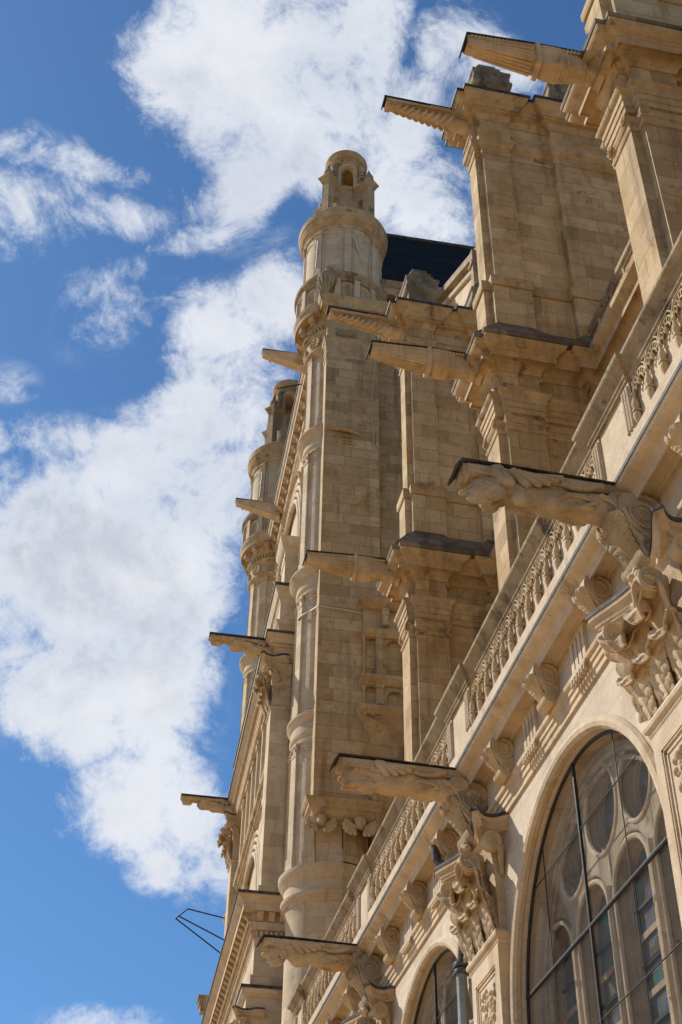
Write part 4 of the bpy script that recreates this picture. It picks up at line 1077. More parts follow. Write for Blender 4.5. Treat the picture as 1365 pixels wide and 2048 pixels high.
        m = MB(); m.tube([mp(u, v, -.012) for u, v in [(q[0]*1.14, 46.90+(q[1]-46.90)*1.14) for q in op[:13]]], .028, 6); m.build('arch_moulding', 'trim_clean', w, True)
        b = a+math.pi/4; fr = LX @ rot(b)
        # scrolled console between the bays, buttress pier with cap and ball
        m = MB(fr); m.tube([(.66, 0, 47.42), (.78, 0, 47.38), (.83, 0, 47.2), (.76, 0, 46.9), (.72, 0, 46.55), (.80, 0, 46.2), (.98, 0, 46.08), (1.04, 0, 46.2)], [.08, .11, .13, .10, .08, .09, .11, .06], 10)
        for q in range(5): m.tube([(.72+.02*q, -.14, 47.36-.2*q), (.80+.02*q, 0, 47.43-.2*q), (.72+.02*q, .14, 47.36-.2*q)], .05, 6)
        m.build('carved_console', 'carved_grey', t, True)
        m = MB(fr)
        m.box(.98, 1.32, -.16, .16, 43.2, 45.62); m.box(.60, 1.0, -.14, .14, 45.0, 45.62)
        m.sweep([(.55, .16), (1.32, .16), (1.32, -.16), (.55, -.16)], [(-.05, 45.55), (.02, 45.57), (.04, 45.66), (.06, 45.68), (.08, 45.78), (.13, 45.84), (.13, 45.92), (-.1, 45.97)]); m.box(.56, 1.31, -.15, .15, 45.5, 45.955)
        m.build('lantern_pier', 'trim', t, True)
        m = MB(fr); m.lathe([(0, 45.9), (.15, 45.94), (.18, 46.02), (.20, 46.2), (.18, 46.38), (.12, 46.52), (.06, 46.58), (.08, 46.64), (.07, 46.7), (.03, 46.78), (.02, 46.86), (0, 46.88)], 1.16, 0, 18); m.build('finial', 'rail', t, True)
    m = MB(LX); m.lathe([(.46, 45.88), (.46, 47.4)], n=32, a0=R(10), a1=R(165)); m.build('lantern_core', 'ashlar', t, True)
    m = MB(LX); m.lathe([(.0, 47.42), (.64, 47.43), (.68, 47.44), (.69, 47.49), (.67, 47.50), (.67, 47.60), (.715, 47.605), (.715, 47.635), (.70, 47.64), (.72, 47.70), (.765, 47.73), (.765, 47.705), (.785, 47.70), (.79, 47.79), (.81, 47.80), (.82, 47.85), (.85, 47.90), (.87, 47.95), (.875, 48.04), (.80, 48.10), (.55, 48.16), (.5, 48.2), (.2, 48.3), (0, 48.32)], n=64); m.build('lantern_cap', 'trim', t, True)
    for k, ang in enumerate((-139, -77, 150)):
        m = MB(DX @ rot(R(ang))); m.box(RD, RD+.015, -.03, .03, 41.0, 41.3); m.M = m.M @ Matrix.Translation((RD+.06, 0, 40.9)) @ Matrix.Rotation(R(17 if k == 1 else -2), 4, 'X')
        m.tube([(0, 0, -.75), (0, 0, .75)], .028, 8); m.tube([(0, 0, .0), (0, 0, .15)], .045, 8); m.build('floodlight_tube', 'wire', t, True)
    return t
tu = turret(); tu['label'] = 'tall round turret with domed lantern, nearest, rising in the centre against the clouds'
T2 = dup(tu, (-.38, 13.25, 0), 'second round turret further left, its lantern partly hidden by a cornice', frame=MT)
m = MB(MT); m.box(TX0-.38-1.16, TX0-.38-1.10, TY0+13.25-.6, TY0+13.25-.25, 33.4, 35.1)
slit = MB(at(TX0-.38, TY0+13.25) @ rot(R(-128))); slit.box(1.0, 1.10, -.10, .10, 33.5, 35.0); sl = slit.build('slit_window', 'dark', T2)

# ------------------------------------------------------------------ flat-faced corner pier beside the near turret
cp = thing('corner_pier', 'tall flat stone pier joined to the near turret, with cherub heads at its foot', 'pier', (5.4, 31.0, 0), frame=MT)
mb = MB(MT); mb.box(4.46, 6.27, 30.52, 33.0, 18.15, 37.5); mb.build('shaft', 'ashlar', cp)
mb = MB(MT); mb.box(6.2, 9.8, 31.45, 33.4, 9.0, 37.6); mb.build('side_wall', 'ashlar', cp)
pth = [(9.5, 31.45), (6.27, 31.45), (6.27, 30.52), (4.46, 30.52), (4.46, 31.3)]
mb = MB(MT); mb.sweep(pth, [(-.1, 34.95), (.02, 34.96), (.03, 34.99), (.03, 35.05), (.01, 35.07), (.01, 35.32), (.03, 35.33), (.03, 35.52), (.05, 35.53), (.05, 35.70), (.08, 35.74), (.11, 35.80), (.11, 35.88), (-.1, 35.9)]); mb.build('architrave', 'trim', cp)
mb = MB(MT); mb.sweep(pth, [(-.1, 37.10), (.03, 37.12), (.06, 37.2), (.10, 37.3), (.14, 37.36), (.22, 37.38), (.22, 37.34), (.25, 37.33), (.26, 37.52), (.29, 37.55), (.34, 37.66), (.36, 37.80), (.34, 37.84), (-.1, 37.9)]); mb.build('cornice', 'trim', cp)
mb = MB(MT); mb.sweep([(6.27, 30.52), (4.46, 30.52), (4.46, 31.3)], [(-.2, 17.72), (-.02, 17.74), (.03, 17.80), (.06, 17.88), (.12, 17.92), (.13, 18.0), (.20, 18.08), (.22, 18.16), (-.1, 18.2)]); mb.sweep([(9.5, 30.40), (6.1, 30.40), (6.1, 30.9)], [(-.2, 18.02), (-.02, 18.03), (.03, 18.08), (.06, 18.16), (.12, 18.20), (.13, 18.28), (.20, 18.36), (.22, 18.45), (-.1, 18.49)]); mb.build('foot_cornice', 'trim', cp)
mb = MB(MT); mb.sweep([(6.25, 30.55), (4.49, 30.55), (4.49, 31.3)], [(-.5, 17.6), (-.2, 17.62), (-.03, 17.7), (.0, 17.75)]); mb.build('foot_corbel', 'ashlar', cp)
mb = MB(MT); mb.box(6.1, 9.5, 30.42, 33.0, 9.0, 18.1); mb.build('lower_wall', 'ashlar', cp)
def cherub(x, y, z, sc_):
    def F(P):
        Q = P.copy(); Q[..., 1] = np.abs(Q[..., 1])
        d = sd_ball(P, (-.12, 0, 0), (.16, .145, .175)); d = smin(d, sd_ball(Q, (-.24, .07, -.05), .05), .05)
        d = np.maximum(d, -sd_ball(Q, (-.285, .06, .025), (.035, .035, .022)))
        d = smin(d, sd_cone(P, (-.26, 0, .02), (-.31, 0, -.035), .018, .03), .015); d = smin(d, sd_ball(P, (-.27, 0, -.125), (.05, .06, .04)), .03)
        d = np.maximum(d, -sd_ball(P, (-.305, 0, -.085), (.03, .04, .010)))
        hr = sd_ball(P, (-.08, 0, .06), (.19, .17, .16))+.018*wob(P, 70, 5); hr = np.maximum(hr, -(P[..., 2]-.055+P[..., 0]*0.0)); d = smin(d, hr, .02)
        for k in range(6):
            a = R(35-27*k); d = smin(d, sd_cone(Q, (-.02, .16, -.05), (-.07, .18+.26*math.cos(a), -.06+.24*math.sin(a)), .05, .065), .012)
        return d
    V, Fc = nets(F, (-.40, -.60, -.46), (.14, .60, .32), .021)
    m = MB(at(x, y, z) @ Matrix.Rotation(R(90), 4, 'Z') @ Matrix.Scale(sc_, 4)); m.add(V, Fc); return m.build('cherub_head', 'carved', cp)
cherub(4.70, 30.62, 17.58, .85); cherub(5.70, 30.56, 17.56, .95)
for k, a in enumerate((-72, -36)):
    m = MB(at(TX0, TY0) @ rot(R(a))); m.box(1.0, 1.22, -.17, .17, 16.6, 17.6); m.box(1.0, 1.26, -.20, .20, 16.6, 16.95); m.build('foot_strip', 'ashlar', cp)
# curved drip mould half way up
mb = MB(MT); mb.tube([(4.47+1.3*i/16, 30.53-.10*math.sin(math.pi*i/16), 31.5-.10*(i/16)**2) for i in range(17)], [.02+.045*math.sin(math.pi*i/16) for i in range(17)], 8)
for k in range(3): mb.tube([(4.85+.06*k+.55*i/10, 30.53-.04*math.sin(math.pi*i/10), 31.25-.14*k-.04*(i/10)) for i in range(11)], .022, 6)
mb.build('drip_mould', 'trim', cp)
# cable clipped round the turret and pier
wr = thing('pale_cable', 'thin pale cable wrapped round the near turret and flat pier', 'cable', (4.5, 31, 24.6), frame=MT)
m = MB(MT); pts = [(TX0+1.17*math.cos(a), TY0+1.17*math.sin(a), 24.62+.05*math.sin(a)) for a in [R(195+5*i) for i in range(7)]]
m.tube(pts+[(4.44, 30.50, 24.35), (5.2, 30.49, 24.3), (6.2, 30.49, 24.2)], .028, 6); m.build('wrapped_run', 'wire', wr)
m = MB(MT); m.tube([(6.18, 30.49, 35.7), (6.15, 30.49, 34.7), (6.04, 30.49, 33.4), (6.02, 30.49, 32.5), (6.08, 30.49, 31.4), (6.12, 30.49, 30.7)], .014, 5); m.build('hanging_run', 'wire', wr)

# niche house on the wall between turret and farthest buttress
ni = thing('wall_niche', 'small pedimented niche on a corbel between the flat pier and the farthest buttress', 'niche', (6.6, 31.45, 19.5), frame=MT)
NF = 30.45
mb = MB(MT); mb.box(5.98, 7.6, NF+.06, 31.5, 18.1, 24.4); mb.build('back', 'ashlar', ni)
mb = MB(MT); mb.box(5.75, 7.6, NF-.02, 31.2, 23.55, 24.4); mb.box(5.84, 7.6, NF-.02, 31.2, 20.95, 21.12); mb.build('housing', 'trim', ni)
for x, w_, y_ in ((5.74, .085, -.10), (6.10, .20, -.16), (7.0, .20, -.16)):
    for z0, z1 in ((21.1, 21.75), (22.0, 23.42)):
        mb = MB(MT)
        if w_ < .1: mb.lathe([(0, z0), (w_*.8, z0), (w_*.8, z0+.06), (w_*.5, z0+.10), (w_*.45, z1-.14), (w_*.6, z1-.10), (w_*.85, z1-.02), (w_*.85, z1), (0, z1)], x+w_/2, NF+y_+.1, 14)
        else: mb.box(x, x+w_, NF+y_, NF+.2, z0, z1-.12); mb.box(x-.03, x+w_+.03, NF+y_-.03, NF+.2, z1-.12, z1); mb.box(x-.02, x+w_+.02, NF+y_-.02, NF+.2, z0, z0+.08)
        mb.build('colonnette', 'trim', ni)
for z0, z1 in ((21.1, 21.75), (22.0, 23.45)):
    mb = MB(MT); mb.plate([(6.30, z0), (7.0, z0), (7.0, z1), (6.30, z1)], [[(6.65+.24*math.cos(math.pi*i/12), z1-.36+.24*math.sin(math.pi*i/12)) for i in range(13)]+[(6.41, z0+.06), (6.89, z0+.06)]], [(0, 0), (0, .14)], .15, lambda u, v, d: (u, NF-.08+d, v)); mb.build('arched_panel', 'trim', ni)
for z, o in ((23.5, .13), (24.5, .27), (21.88, .20)):
    mb = MB(MT); mb.sweep([(7.6, NF-.12), (5.85, NF-.12), (5.85, NF+.6)], [(-.1, z-.16), (.02, z-.15), (o*.35, z-.10), (o*.55, z-.07), (o, z), (o, z+.09), (-.1, z+.16)]); mb.build('cornice', 'trim', ni)
mb = MB(MT); mb.box(6.30, 6.45, NF-.22, NF+.1, 23.75, 24.3); mb.box(6.28, 6.47, NF-.27, NF+.1, 24.1, 24.32); mb.tube([(6.28, NF-.22, 23.8), (6.47, NF-.22, 23.8)], .06, 8); mb.build('bracket', 'carved', ni)
mb = MB(MT); mb.sweep([(7.6, NF), (5.95, NF), (5.95, NF+.6)], [(-.2, 19.9), (-.03, 19.95), (.0, 20.1), (.06, 20.3), (.16, 20.42), (.18, 20.5), (.19, 20.62), (.36, 20.78), (.40, 20.86), (.38, 20.95), (.1, 21.0), (-.2, 21.02)]); mb.build('corbel', 'trim', ni)

# urn on the pier
ur = thing('stone_urn', 'fluted grey stone urn standing on the pier cornice in front of the turret gallery', 'urn', (4.46, 30.62, 37.9), frame=MT)
mb = MB(); mb.lathe([(0, 0), (.26, 0), (.26, .10), (.16, .16), (.12, .30), (.17, .40), (.30, .62), (.36, .88), (.385, 1.10), (.40, 1.14), (.40, 1.20), (.36, 1.24), (.37, 1.30), (.30, 1.42), (.16, 1.52), (.10, 1.58), (.14, 1.66), (.14, 1.80), (.05, 1.86), (0, 1.86)], n=32); ub = mb.build('bowl', 'rail', ur, True)
for k in range(16):
    a = 2*math.pi*k/16; m = MB(rot(a)); m.tube([(.16, 0, .38), (.30, 0, .62), (.365, 0, .90), (.385, 0, 1.08)], [.02, .045, .055, .03], 6); m.build('gadroon', 'rail', ub, True)

# parapet house with twin arches, transept roof, raking wall
ph = thing('parapet_block', 'stone parapet with twin little arches beside the turret gallery, under the dark roof', 'parapet', (7.5, 31.6, 38), frame=MT)
mb = MB(MT); mb.sweep([(9.8, 31.5), (6.05, 31.5), (6.05, 33.0)], [(-.2, 37.6), (.0, 37.7), (.02, 38.1), (.06, 38.2), (.14, 38.3), (.16, 38.5), (.24, 38.7), (.26, 38.85), (-.2, 38.95)]); mb.build('cornice', 'trim', ph)
hs = [[(cx+.20*math.cos(math.pi*i/12), 39.75+.20*math.sin(math.pi*i/12)) for i in range(13)]+[(cx-.20, 39.15), (cx+.20, 39.15)] for cx in (7.0, 7.48, 8.5, 8.98)]
mb = MB(MT); mb.plate([(6.15, 38.9), (9.8, 38.9), (9.8, 40.3), (6.15, 40.3)], hs, [(0, 0), (0, .3)], .4, lambda u, v, d: (u, 31.55+d, v)); mb.box(6.15, 6.6, 31.55, 32.8, 38.9, 40.3); mb.build('arcade', 'trim', ph)
mb = MB(MT); mb.box(6.3, 9.7, 31.86, 32.1, 38.95, 40.28); mb.build('recess', 'dark', ph)
for x in (6.35, 7.9, 9.3):
    mb = MB(MT); mb.box(x, x+.32, 31.42, 31.6, 38.9, 40.3); mb.build('post', 'trim', ph)
mb = MB(MT); mb.sweep([(9.8, 31.55), (6.12, 31.55), (6.12, 32.9)], [(-.2, 40.28), (.02, 40.3), (.10, 40.38), (.14, 40.5), (.12, 40.6), (-.2, 40.66)]); mb.build('rail', 'rail', ph)
for z in (37.8,):
    mb = MB(MT); mb.box(6.7, 9.6, 31.1, 32, 37.85, 38.0); mb.build('ledge', 'ledge', ph)
rf = thing('transept_roof', 'steep dark slate roof behind the turret', 'roof', (9, 36, 37), frame=MT)
mb = MB(MT); mb.extrude([(6.3, 31.9, 38.6), (6.3, 44.5, 38.6), (6.9, 38.2, 52.2)], (14, 0, 0)); mb.build('slates', 'slate', rf)
mb = MB(MT); mb.tube([(6.9, 38.2, 52.22), (20, 38.2, 52.22)], .12, 8); mb.build('ridge', 'lead', rf)

rk = thing('raking_wall', 'sunlit raking wall with a moulded gothic arch, between the farthest and middle buttresses', 'wall', (9.2, 26, 30))
pts = [(28.6, 36.6), (23.0, 33.05), (23.0, 28.5), (28.6, 28.5)]
mb = MB(); mb.extrude([(9.1, a, b) for a, b in pts], (.6, 0, 0)); mb.build('wall', 'trim_clean', rk)
mb = MB(); mb.extrude([(8.86, 28.7, 36.60), (8.86, 22.9, 32.94), (8.86, 22.9, 33.22), (8.86, 28.7, 36.90)], (.9, 0, 0)); mb.build('coping', 'rail', rk)
mb = MB(); mb.tube([(9.06, 28.7, 36.28), (9.06, 22.9, 32.62)], .10, 8); mb.build('raking_mould', 'trim_clean', rk)
for s_, tt_ in ((1.0, .09), (.86, .06), (.74, .06)):
    mb = MB(); mb.tube([(9.08, 24.3+2.35*s_*math.sin(math.pi/2*i/12), 30.4+2.95*s_*math.cos(math.pi/2*i/12)) for i in range(13)], tt_, 8); mb.build('arch_moulding', 'trim_clean', rk)
mb = MB(); mb.extrude([(9.085, 24.3+2.35*.68*math.sin(math.pi/2*i/12), 30.4+2.95*.68*math.cos(math.pi/2*i/12)) for i in range(13)]+[(9.085, 24.3, 30.4)], (.02, 0, 0)); mb.build('arch_recess', 'carved_grey', rk)
mb = MB(); mb.box(8.75, 9.15, 24.1, 24.35, 31.2, 33.9); mb.box(8.70, 9.15, 24.05, 24.40, 33.2, 33.32); mb.build('pinnacle', 'rail', rk)
# ------------------------------------------------------------------ transept facade between the turrets
fa = thing('transept_facade', 'richly moulded transept front with three stacked cornices between the two turrets', 'facade', (3.5, 38, 0), frame=MT)
YN, YF = 33.05, 44.6
def run(x, xr=4.4, y0=YN, y1=YF): return [(xr, y0), (x, y0), (x, y1)]
# third (lowest) order
mb = MB(MT); mb.plan([(3.42, YN), (3.42, YF), (6.0, YF), (6.0, YN)], 13.2, 16.3); mb.plan([(3.9, YN+.1), (3.9, YF), (6.0, YF), (6.0, YN+.1)], 0, 13.2); mb.build('lower_wall', 'ashlar_clean', fa)
mb = MB(MT); mb.sweep(run(3.42), [(-.2, 15.22), (.01, 15.23), (.02, 15.30), (.045, 15.34), (.045, 15.40), (.03, 15.41), (.03, 15.56), (.15, 15.58), (.16, 15.66), (.19, 15.72), (.19, 15.76), (.13, 15.78), (.13, 16.03), (.36, 16.045), (.36, 16.0), (.38, 15.99), (.385, 16.16), (.42, 16.18), (.44, 16.22), (.50, 16.27), (.545, 16.33), (.55, 16.38), (-.2, 16.40)]); mb.build('lower_cornice', 'trim_clean', fa)
mb = MB(MT); mb.sweep(run(3.42), [(-.2, 16.41), (.555, 16.385), (.555, 16.36), (.575, 16.36), (.575, 16.43), (-.2, 16.50)]); mb.build('lead_flashing', 'lead', fa)
def brackets(x, z0, z1, d, w, y0, y1, st, ret, name, mat):
    n = int((y1-y0)/st)
    for i in range(n+1):
        y = y0+st*i; m = MB(MT)
        m.extrude([(x-.10, y-w/2, z1), (x-d, y-w/2, z1), (x-d-.02, y-w/2, z1-.05), (x-d+.0, y-w/2, z1-.10), (x-d*.72, y-w/2, z1-.15), (x-.2, y-w/2, z0), (x-.10, y-w/2, z0)], (0, w, 0))
        m.tube([(x-d+.05, y-w/2-.005, z1-.06), (x-d+.05, y+w/2+.005, z1-.06)], .05, 8); m.build(name, mat, fa)
    for xx in ret:
        m = MB(MT); m.extrude([(xx-w/2, YN-.10, z1), (xx-w/2, YN-d, z1), (xx-w/2, YN-d, z1-.10), (xx-w/2, YN-.2, z0), (xx-w/2, YN-.10, z0)], (w, 0, 0)); m.tube([(xx-w/2, YN-d+.05, z1-.06), (xx+w/2, YN-d+.05, z1-.06)], .05, 8); m.build(name, mat, fa)
brackets(3.42, 15.78, 16.04, .33, .17, YN+.05, YF-.2, .42, (3.50, 3.80, 4.10), 'lower_modillion', 'carved')
mb = MB(MT)
for i in range(76): y = YN-.02+.15*i; mb.box(3.42-.115, 3.45, y, y+.085, 15.42, 15.55)
for xx in range(6): mb.box(3.40+.13*xx, 3.40+.13*xx+.075, YN-.115, YN+.03, 15.42, 15.55)
mb.build('lower_dentils', 'trim_clean', fa)
mb = MB(MT)
for i in range(130): y = YN-.1+.088*i; mb.lathe([(0, 15.64), (.035, 15.66), (.035, 15.73), (0, 15.75)], 3.42-.205, y, 6)
mb.build('egg_band', 'carved', fa)
# engaged order below it: entablature block on a capital
def order_block(y0, y1):
    mb = MB(MT); mb.plan([(3.28, y0), (3.28, y1), (4.4, y1), (4.4, y0)], 13.55, 13.95); mb.plan([(3.36, y0+.05), (3.36, y1-.05), (4.4, y1-.05), (4.4, y0+.05)], 13.9, 14.45)
    mb.sweep([(4.4, y0), (3.28, y0), (3.28, y1), (4.4, y1)], [(-.1, 13.84), (.02, 13.85), (.06, 13.90), (.12, 13.96), (.14, 14.0), (.14, 14.08), (-.1, 14.1)]); mb.build('entablature_block', 'trim_clean', fa)
    mb = MB(MT); mb.sweep([(4.4, y0), (3.28, y0), (3.28, y1), (4.4, y1)], [(-.1, 14.085), (.145, 14.082), (.15, 14.04), (.165, 14.04), (.165, 14.12), (-.1, 14.14)]); mb.build('lead_flashing', 'lead', fa)
order_block(YN-.02, YN+1.1); order_block(YF-1.2, YF-.1)
def facade_pilaster(xw, yc, z0, zc, W, H, proj, label, plinth=True):
    t = thing('facade_pilaster', label, 'pilaster', (xw, yc, z0), 'pilasters of the transept front', frame=MT)
    m = MB(); m.box(-proj, .3, -W/2, W/2, 0, zc-z0)
    if plinth: m.box(-proj-.07, .3, -W/2-.07, W/2+.07, 0, .38)
    m.build('shaft', 'ashlar_clean', t, True)
    m = MB(); m.sweep([(.2, -W/2), (-proj, -W/2), (-proj, W/2), (.2, W/2)], [(-.1, zc-z0-.12), (.03, zc-z0-.10), (.05, zc-z0-.06), (.03, zc-z0-.01), (-.1, zc-z0)]); m.build('astragal', 'trim_clean', t, True)
    corinthian_at(t, zc-z0, W, H, proj, 'carved')
    return t
facade_pilaster(3.75, YN+.45, 16.45, 22.45, .86, 1.68, .25, 'tall pilaster with leafy capital left of the near turret, under a gargoyle')
facade_pilaster(3.75, 43.75, 16.45, 22.45, .86, 1.68, .25, 'farther pilaster with leafy capital, low against the second turret')
facade_pilaster(3.55, YN+.53, 6.0, 12.3, .86, 1.25, .2, 'pilaster whose capital is cut by the bottom edge, left of the turret base', False)
# second order
mb = MB(MT); mb.plan([(3.85, YN+.05), (3.85, YF), (6.0, YF), (6.0, YN+.05)], 16.3, 25.0); mb.build('middle_wall', 'ashlar_clean', fa)
mb = MB(MT); mb.sweep(run(3.55), [(-.4, 24.0), (.01, 24.0), (.01, 24.12), (.03, 24.13), (.03, 24.26), (.06, 24.30), (.06, 24.36), (.0, 24.37), (.0, 24.50), (.05, 24.52), (.07, 24.58), (.17, 24.60), (.18, 24.70), (.20, 24.72), (.25, 24.77), (.31, 24.83), (.32, 24.88), (-.4, 24.90)]); mb.build('middle_cornice', 'trim_clean', fa)
mb = MB(MT); mb.sweep(run(3.55), [(-.4, 24.905), (.325, 24.885), (.325, 24.84), (.345, 24.84), (.345, 24.92), (-.4, 24.97)]); mb.build('lead_flashing', 'lead', fa)
mb = MB(MT)
for i in range(120): y = YN-.05+.095*i; mb.box(3.55-.15, 3.56, y, y+.05, 24.53, 24.60)
mb.build('middle_dentils', 'trim_clean', fa)
mb = MB(MT); mb.sweep([(3.85, YN+1.4), (3.85, YF)], [(-.1, 21.05), (.02, 21.06), (.05, 21.12), (.05, 21.2), (.14, 21.23), (.16, 21.32), (.22, 21.36), (.25, 21.42), (.25, 21.5), (-.1, 21.56)]); mb.build('string_course', 'trim', fa)
mb = MB(MT)
for i in range(90): y = YN+1.45+.11*i; mb.lathe([(0, 21.12), (.04, 21.14), (.04, 21.19), (0, 21.21)], 3.79, y, 6)
mb.build('bead_band', 'carved', fa)
for i in range(7):
    y = YN+1.75+1.35*i
    if y > YF-1.9: break
    mb = MB(MT); mb.box(3.62, 3.9, y, y+.22, 21.5, 23.9); mb.box(3.58, 3.9, y-.04, y+.26, 23.55, 23.72); mb.build('gallery_column', 'trim_clean', fa)
    mb = MB(MT); mb.box(3.852, 3.90, y+.30, y+1.05, 21.6, 23.6); mb.build('gallery_opening', 'dark', fa) if False else None
for k in range(4):
    mb = MB(MT); mb.tube([(3.80-.02*k, 38.85+(3.6-.22*k)*math.cos(math.pi*i/30), 17.0+(3.9-.22*k)*math.sin(math.pi*i/30)) for i in range(31)], .085, 8); mb.build('portal_arch', 'trim_clean', fa)
mb = MB(MT); mb.box(3.6, 3.95, YN+1.25, YN+1.6, 16.4, 20.4); mb.box(3.55, 3.95, YN+1.2, YN+1.65, 20.0, 20.2); mb.build('portal_jamb', 'trim_clean', fa)
# parapet course above the second order and stub pier
mb = MB(MT); mb.plan([(3.62, YN), (3.62, YF), (6.0, YF), (6.0, YN)], 24.9, 26.5); mb.build('parapet_course', 'ashlar_clean', fa)
mb = MB(MT); mb.sweep(run(3.62), [(-.2, 26.2), (.0, 26.2), (.03, 26.26), (.05, 26.34), (.11, 26.4), (.12, 26.5), (.18, 26.62), (.20, 26.78), (-.2, 26.82)]); mb.build('parapet_cornice', 'trim_clean', fa)
mb = MB(MT); mb.sweep(run(3.62), [(-.2, 26.83), (.205, 26.785), (.205, 26.74), (.225, 26.74), (.225, 26.84), (-.2, 26.88)]); mb.build('lead_flashing', 'lead', fa)
mb = MB(MT); mb.box(3.60, 4.6, YN-.02, YN+.85, 25.0, 25.45); mb.sweep([(4.6, YN+.02), (3.62, YN+.02), (3.62, YN+.8)], [(-.1, 25.3), (.02, 25.32), (.10, 25.42), (.12, 25.5), (-.1, 25.56)]); mb.build('pedestal', 'trim_clean', fa)
sp_ = [(4.6, YN+.02), (3.70, YN+.02), (3.70, YN+.85), (4.6, YN+.85)]
mb = MB(MT); mb.plan(sp_, 26.8, 28.7); mb.sweep(sp_, [(-.1, 27.9), (.02, 27.92), (.04, 28.0), (.02, 28.05), (.02, 28.3), (.08, 28.36), (.12, 28.45), (.19, 28.62), (.20, 28.80), (.1, 28.86), (-.3, 28.88)]); mb.build('stub_pier', 'ashlar_clean', fa)
# first (upper) order
mb = MB(MT); mb.plan([(4.55, YN), (4.55, YF+.3), (6.4, YF+.3), (6.4, YN)], 26.0, 37.3); mb.build('upper_wall', 'ashlar_clean', fa)
mb = MB(MT); mb.sweep(run(4.55, 5.2, YN, YF+.4), [(-.2, 35.9), (.01, 35.9), (.02, 36.1), (.05, 36.14), (.05, 36.2), (.0, 36.22), (.0, 36.62), (.04, 36.66), (.05, 36.74), (.04, 36.76), (.04, 36.92), (.10, 36.95), (.12, 37.0), (.12, 37.04), (.08, 37.06), (.08, 37.36), (.36, 37.40), (.36, 37.35), (.385, 37.34), (.39, 37.54), (.43, 37.57), (.48, 37.66), (.50, 37.78), (-.2, 37.8)]); mb.build('upper_cornice', 'trim_clean', fa)
mb = MB(MT); mb.sweep(run(4.55, 5.2, YN, YF+.4), [(-.2, 37.81), (.505, 37.785), (.505, 37.74), (.525, 37.74), (.525, 37.84), (-.2, 37.9)]); mb.build('lead_flashing', 'lead', fa)
brackets(4.55, 37.08, 37.38, .34, .20, YN+.3, YF+.2, .62, (), 'upper_modillion', 'carved')
mb = MB(MT)
for i in range(72): y = YN+.05+.16*i; mb.box(4.55-.10, 4.56, y, y+.09, 36.77, 36.91)
mb.build('upper_dentils', 'trim_clean', fa)
for k in range(4):
    mb = MB(MT); mb.tube([(4.50-.03*k, 38.85+(4.3-.26*k)*math.cos(math.pi*i/36), 30.6+(4.6-.26*k)*math.sin(math.pi*i/36)) for i in range(37)], .11, 8); mb.build('rose_arch', 'trim_clean', fa)
mb = MB(MT)
for i in range(60):
    a = math.pi*(i+.5)/60; mb.M = at(4.36, 38.85+4.55*math.cos(a), 30.6+4.85*math.sin(a)); mb.lathe([(0, -.10), (.09, -.03), (.09, .05), (0, .11)], 0, 0, 7)
mb.build('leaf_band', 'carved', fa)

# facade gargoyles
def facade_beast(yc, label, seed):
    t = thing('facade_gargoyle', label, 'gargoyle', (3.22, yc, 24.9), 'carved beasts on the middle cornice of the transept', frame=MT)
    def F(P):
        Q = P.copy(); Q[..., 1] = np.abs(Q[..., 1])
        d = sd_box(P, (-.72, 0, -.07), (.95, .20, .07), .02)
        d = smin(d, sd_cone(P, (.25, 0, -.42), (-.9, 0, -.27), .22, .16), .06); d = smin(d, sd_ball(P, (-.85, 0, -.30), (.24, .2, .2)), .06)
        d = smin(d, sd_ball(P, (-1.42, 0, -.22), (.17, .14, .14)), .06); d = smin(d, sd_ball(P, (-1.55, 0, -.28), (.08, .07, .08)), .03)
        d = smin(d, sd_ball(P, (-.45, 0, -.42), (.18, .2, .14)), .05); d = smin(d, sd_cone(Q, (-.9, .18, -.2), (-.4, .23, -.28), .07, .05), .03)
        return d+.016*wob(P, 38, seed)
    V, Fc = nets(F, (-1.75, -.36, -.75), (.45, .36, .06), .030); SC = Matrix.Diagonal((1, .85, .85, 1)); m = MB(SC); m.add(V, Fc); bd = m.build('body', 'carved', t, True, smooth=60)
    for s in (-1, 1):
        for cx_, cz_ in ((-.75, -.18), (-.10, -.24)):
            m = MB(); q = spiral_pts((cx_, s*.195, cz_), .12, .03, 1.5, 'y', 0, 26, 1); m.tube(q, .028, 6, flat=Vector((0, 1, 0))); m.build('scroll', 'carved', bd, True)
    m = MB(); m.box(-1.70, .05, -.225, .225, .004, .035); m.build('lead_cover', 'lead', t, True)
    return t
facade_beast(YN+.40, 'pale beast gargoyle with scrolls beside the second turret, above the leafy capital', 11)
facade_beast(43.75, 'pale beast gargoyle low on the left, farthest along the transept front', 14)
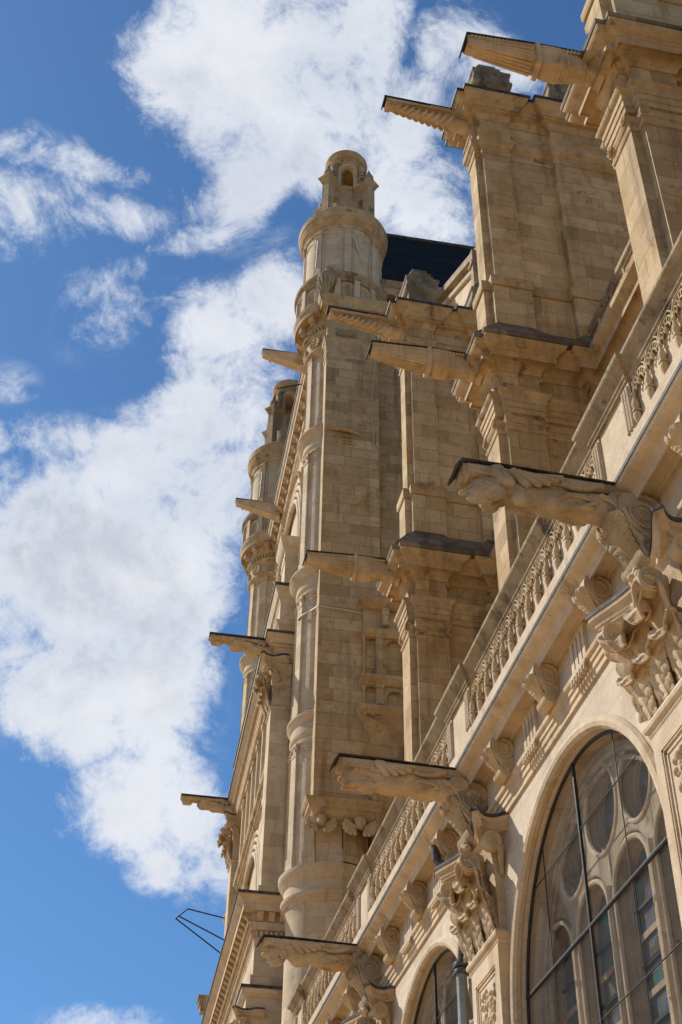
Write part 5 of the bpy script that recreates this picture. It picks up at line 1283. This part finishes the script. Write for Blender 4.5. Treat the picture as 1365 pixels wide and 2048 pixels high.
def tapered_spout():
    t = thing('tapered_gargoyle', 'x', 'gargoyle', (4.0, YN+.35, 37.82), 'plain tapering spouts of the top cornice', frame=MT)
    m = MB(); a = [(-1.50, .01, -.20, .13), (.35, .01, -.72, .20)]
    vs = [p for (x, zt, zb, w) in a for p in [(x, -w, zt), (x, -w, zb), (x, w, zb), (x, w, zt)]]
    m.add(vs, [(0, 1, 5, 4), (1, 2, 6, 5), (2, 3, 7, 6), (3, 0, 4, 7), (3, 2, 1, 0), (4, 5, 6, 7)]); b = m.build('spout', 'trim_clean', t, True)
    m = MB()
    for s in (-1, 1):
        for k in range(12): m.lathe([(0, -.03), (.03, 0), (0, .03)], -1.2+.12*k, s*(.14+.0045*k), 6); m.M = Matrix.Translation((0, 0, -.13-.022*k))
        m.M = Matrix.Identity(4); m.tube([(-1.5, s*.135, -.05), (.2, s*.20, -.05)], .02, 6)
    m.box(-1.24, -1.17, -.16, .16, -.34, -.2); m.build('studs', 'trim_clean', b, True)
    m = MB(); m.box(-1.53, .1, -.17, .17, .012, .035); m.build('lead_cover', 'lead', t, True)
    return t
ts = tapered_spout(); ts['label'] = 'plain tapering gargoyle sticking out left of the near turret, upper of the two'
dup(ts, (0, 8.55, 0), 'plain tapering gargoyle in front of the second turret drum', frame=MT)

# small fittings
ik = thing('iron_spike', 'dark iron spike under the upper tapering gargoyle', 'spike', (3.9, 34.4, 37), frame=MT)
m = MB(MT); m.tube([(4.1, 34.5, 37.55), (3.35, 34.3, 37.0), (3.1, 34.25, 36.85)], [.03, .03, .004], 6); m.build('rod', 'iron', ik)
lb = thing('iron_bracket', 'thin black iron bracket frame sticking out left against the blue sky', 'bracket', (3.3, 44, 19.8), frame=MT)
Pt = [(1.78, 44, 20.42), (1.86, 44, 20.52), (2.16, 44, 20.80), (3.45, 44.05, 20.60), (3.55, 44.05, 19.80), (3.40, 44.05, 19.36)]
for a, b in ((0, 2), (2, 3), (1, 4), (0, 5)):
    m = MB(MT); m.tube([Pt[a], Pt[b]], .026, 6); m.build('rod', 'iron', lb)
jb = thing('projecting_block', 'small moulded stone block jutting out at the far left edge near the bottom', 'stone block', (2.9, 46.3, 18.4), frame=MT)
m = MB(MT); m.sweep([(4.6, 46.0), (2.95, 46.0), (2.95, 46.6), (4.6, 46.6)], [(-.2, 18.1), (-.06, 18.1), (-.05, 18.3), (0, 18.35), (.0, 18.45), (.05, 18.52), (.05, 18.60), (-.2, 18.62)]); m.build('cornice_stub', 'rail', jb)
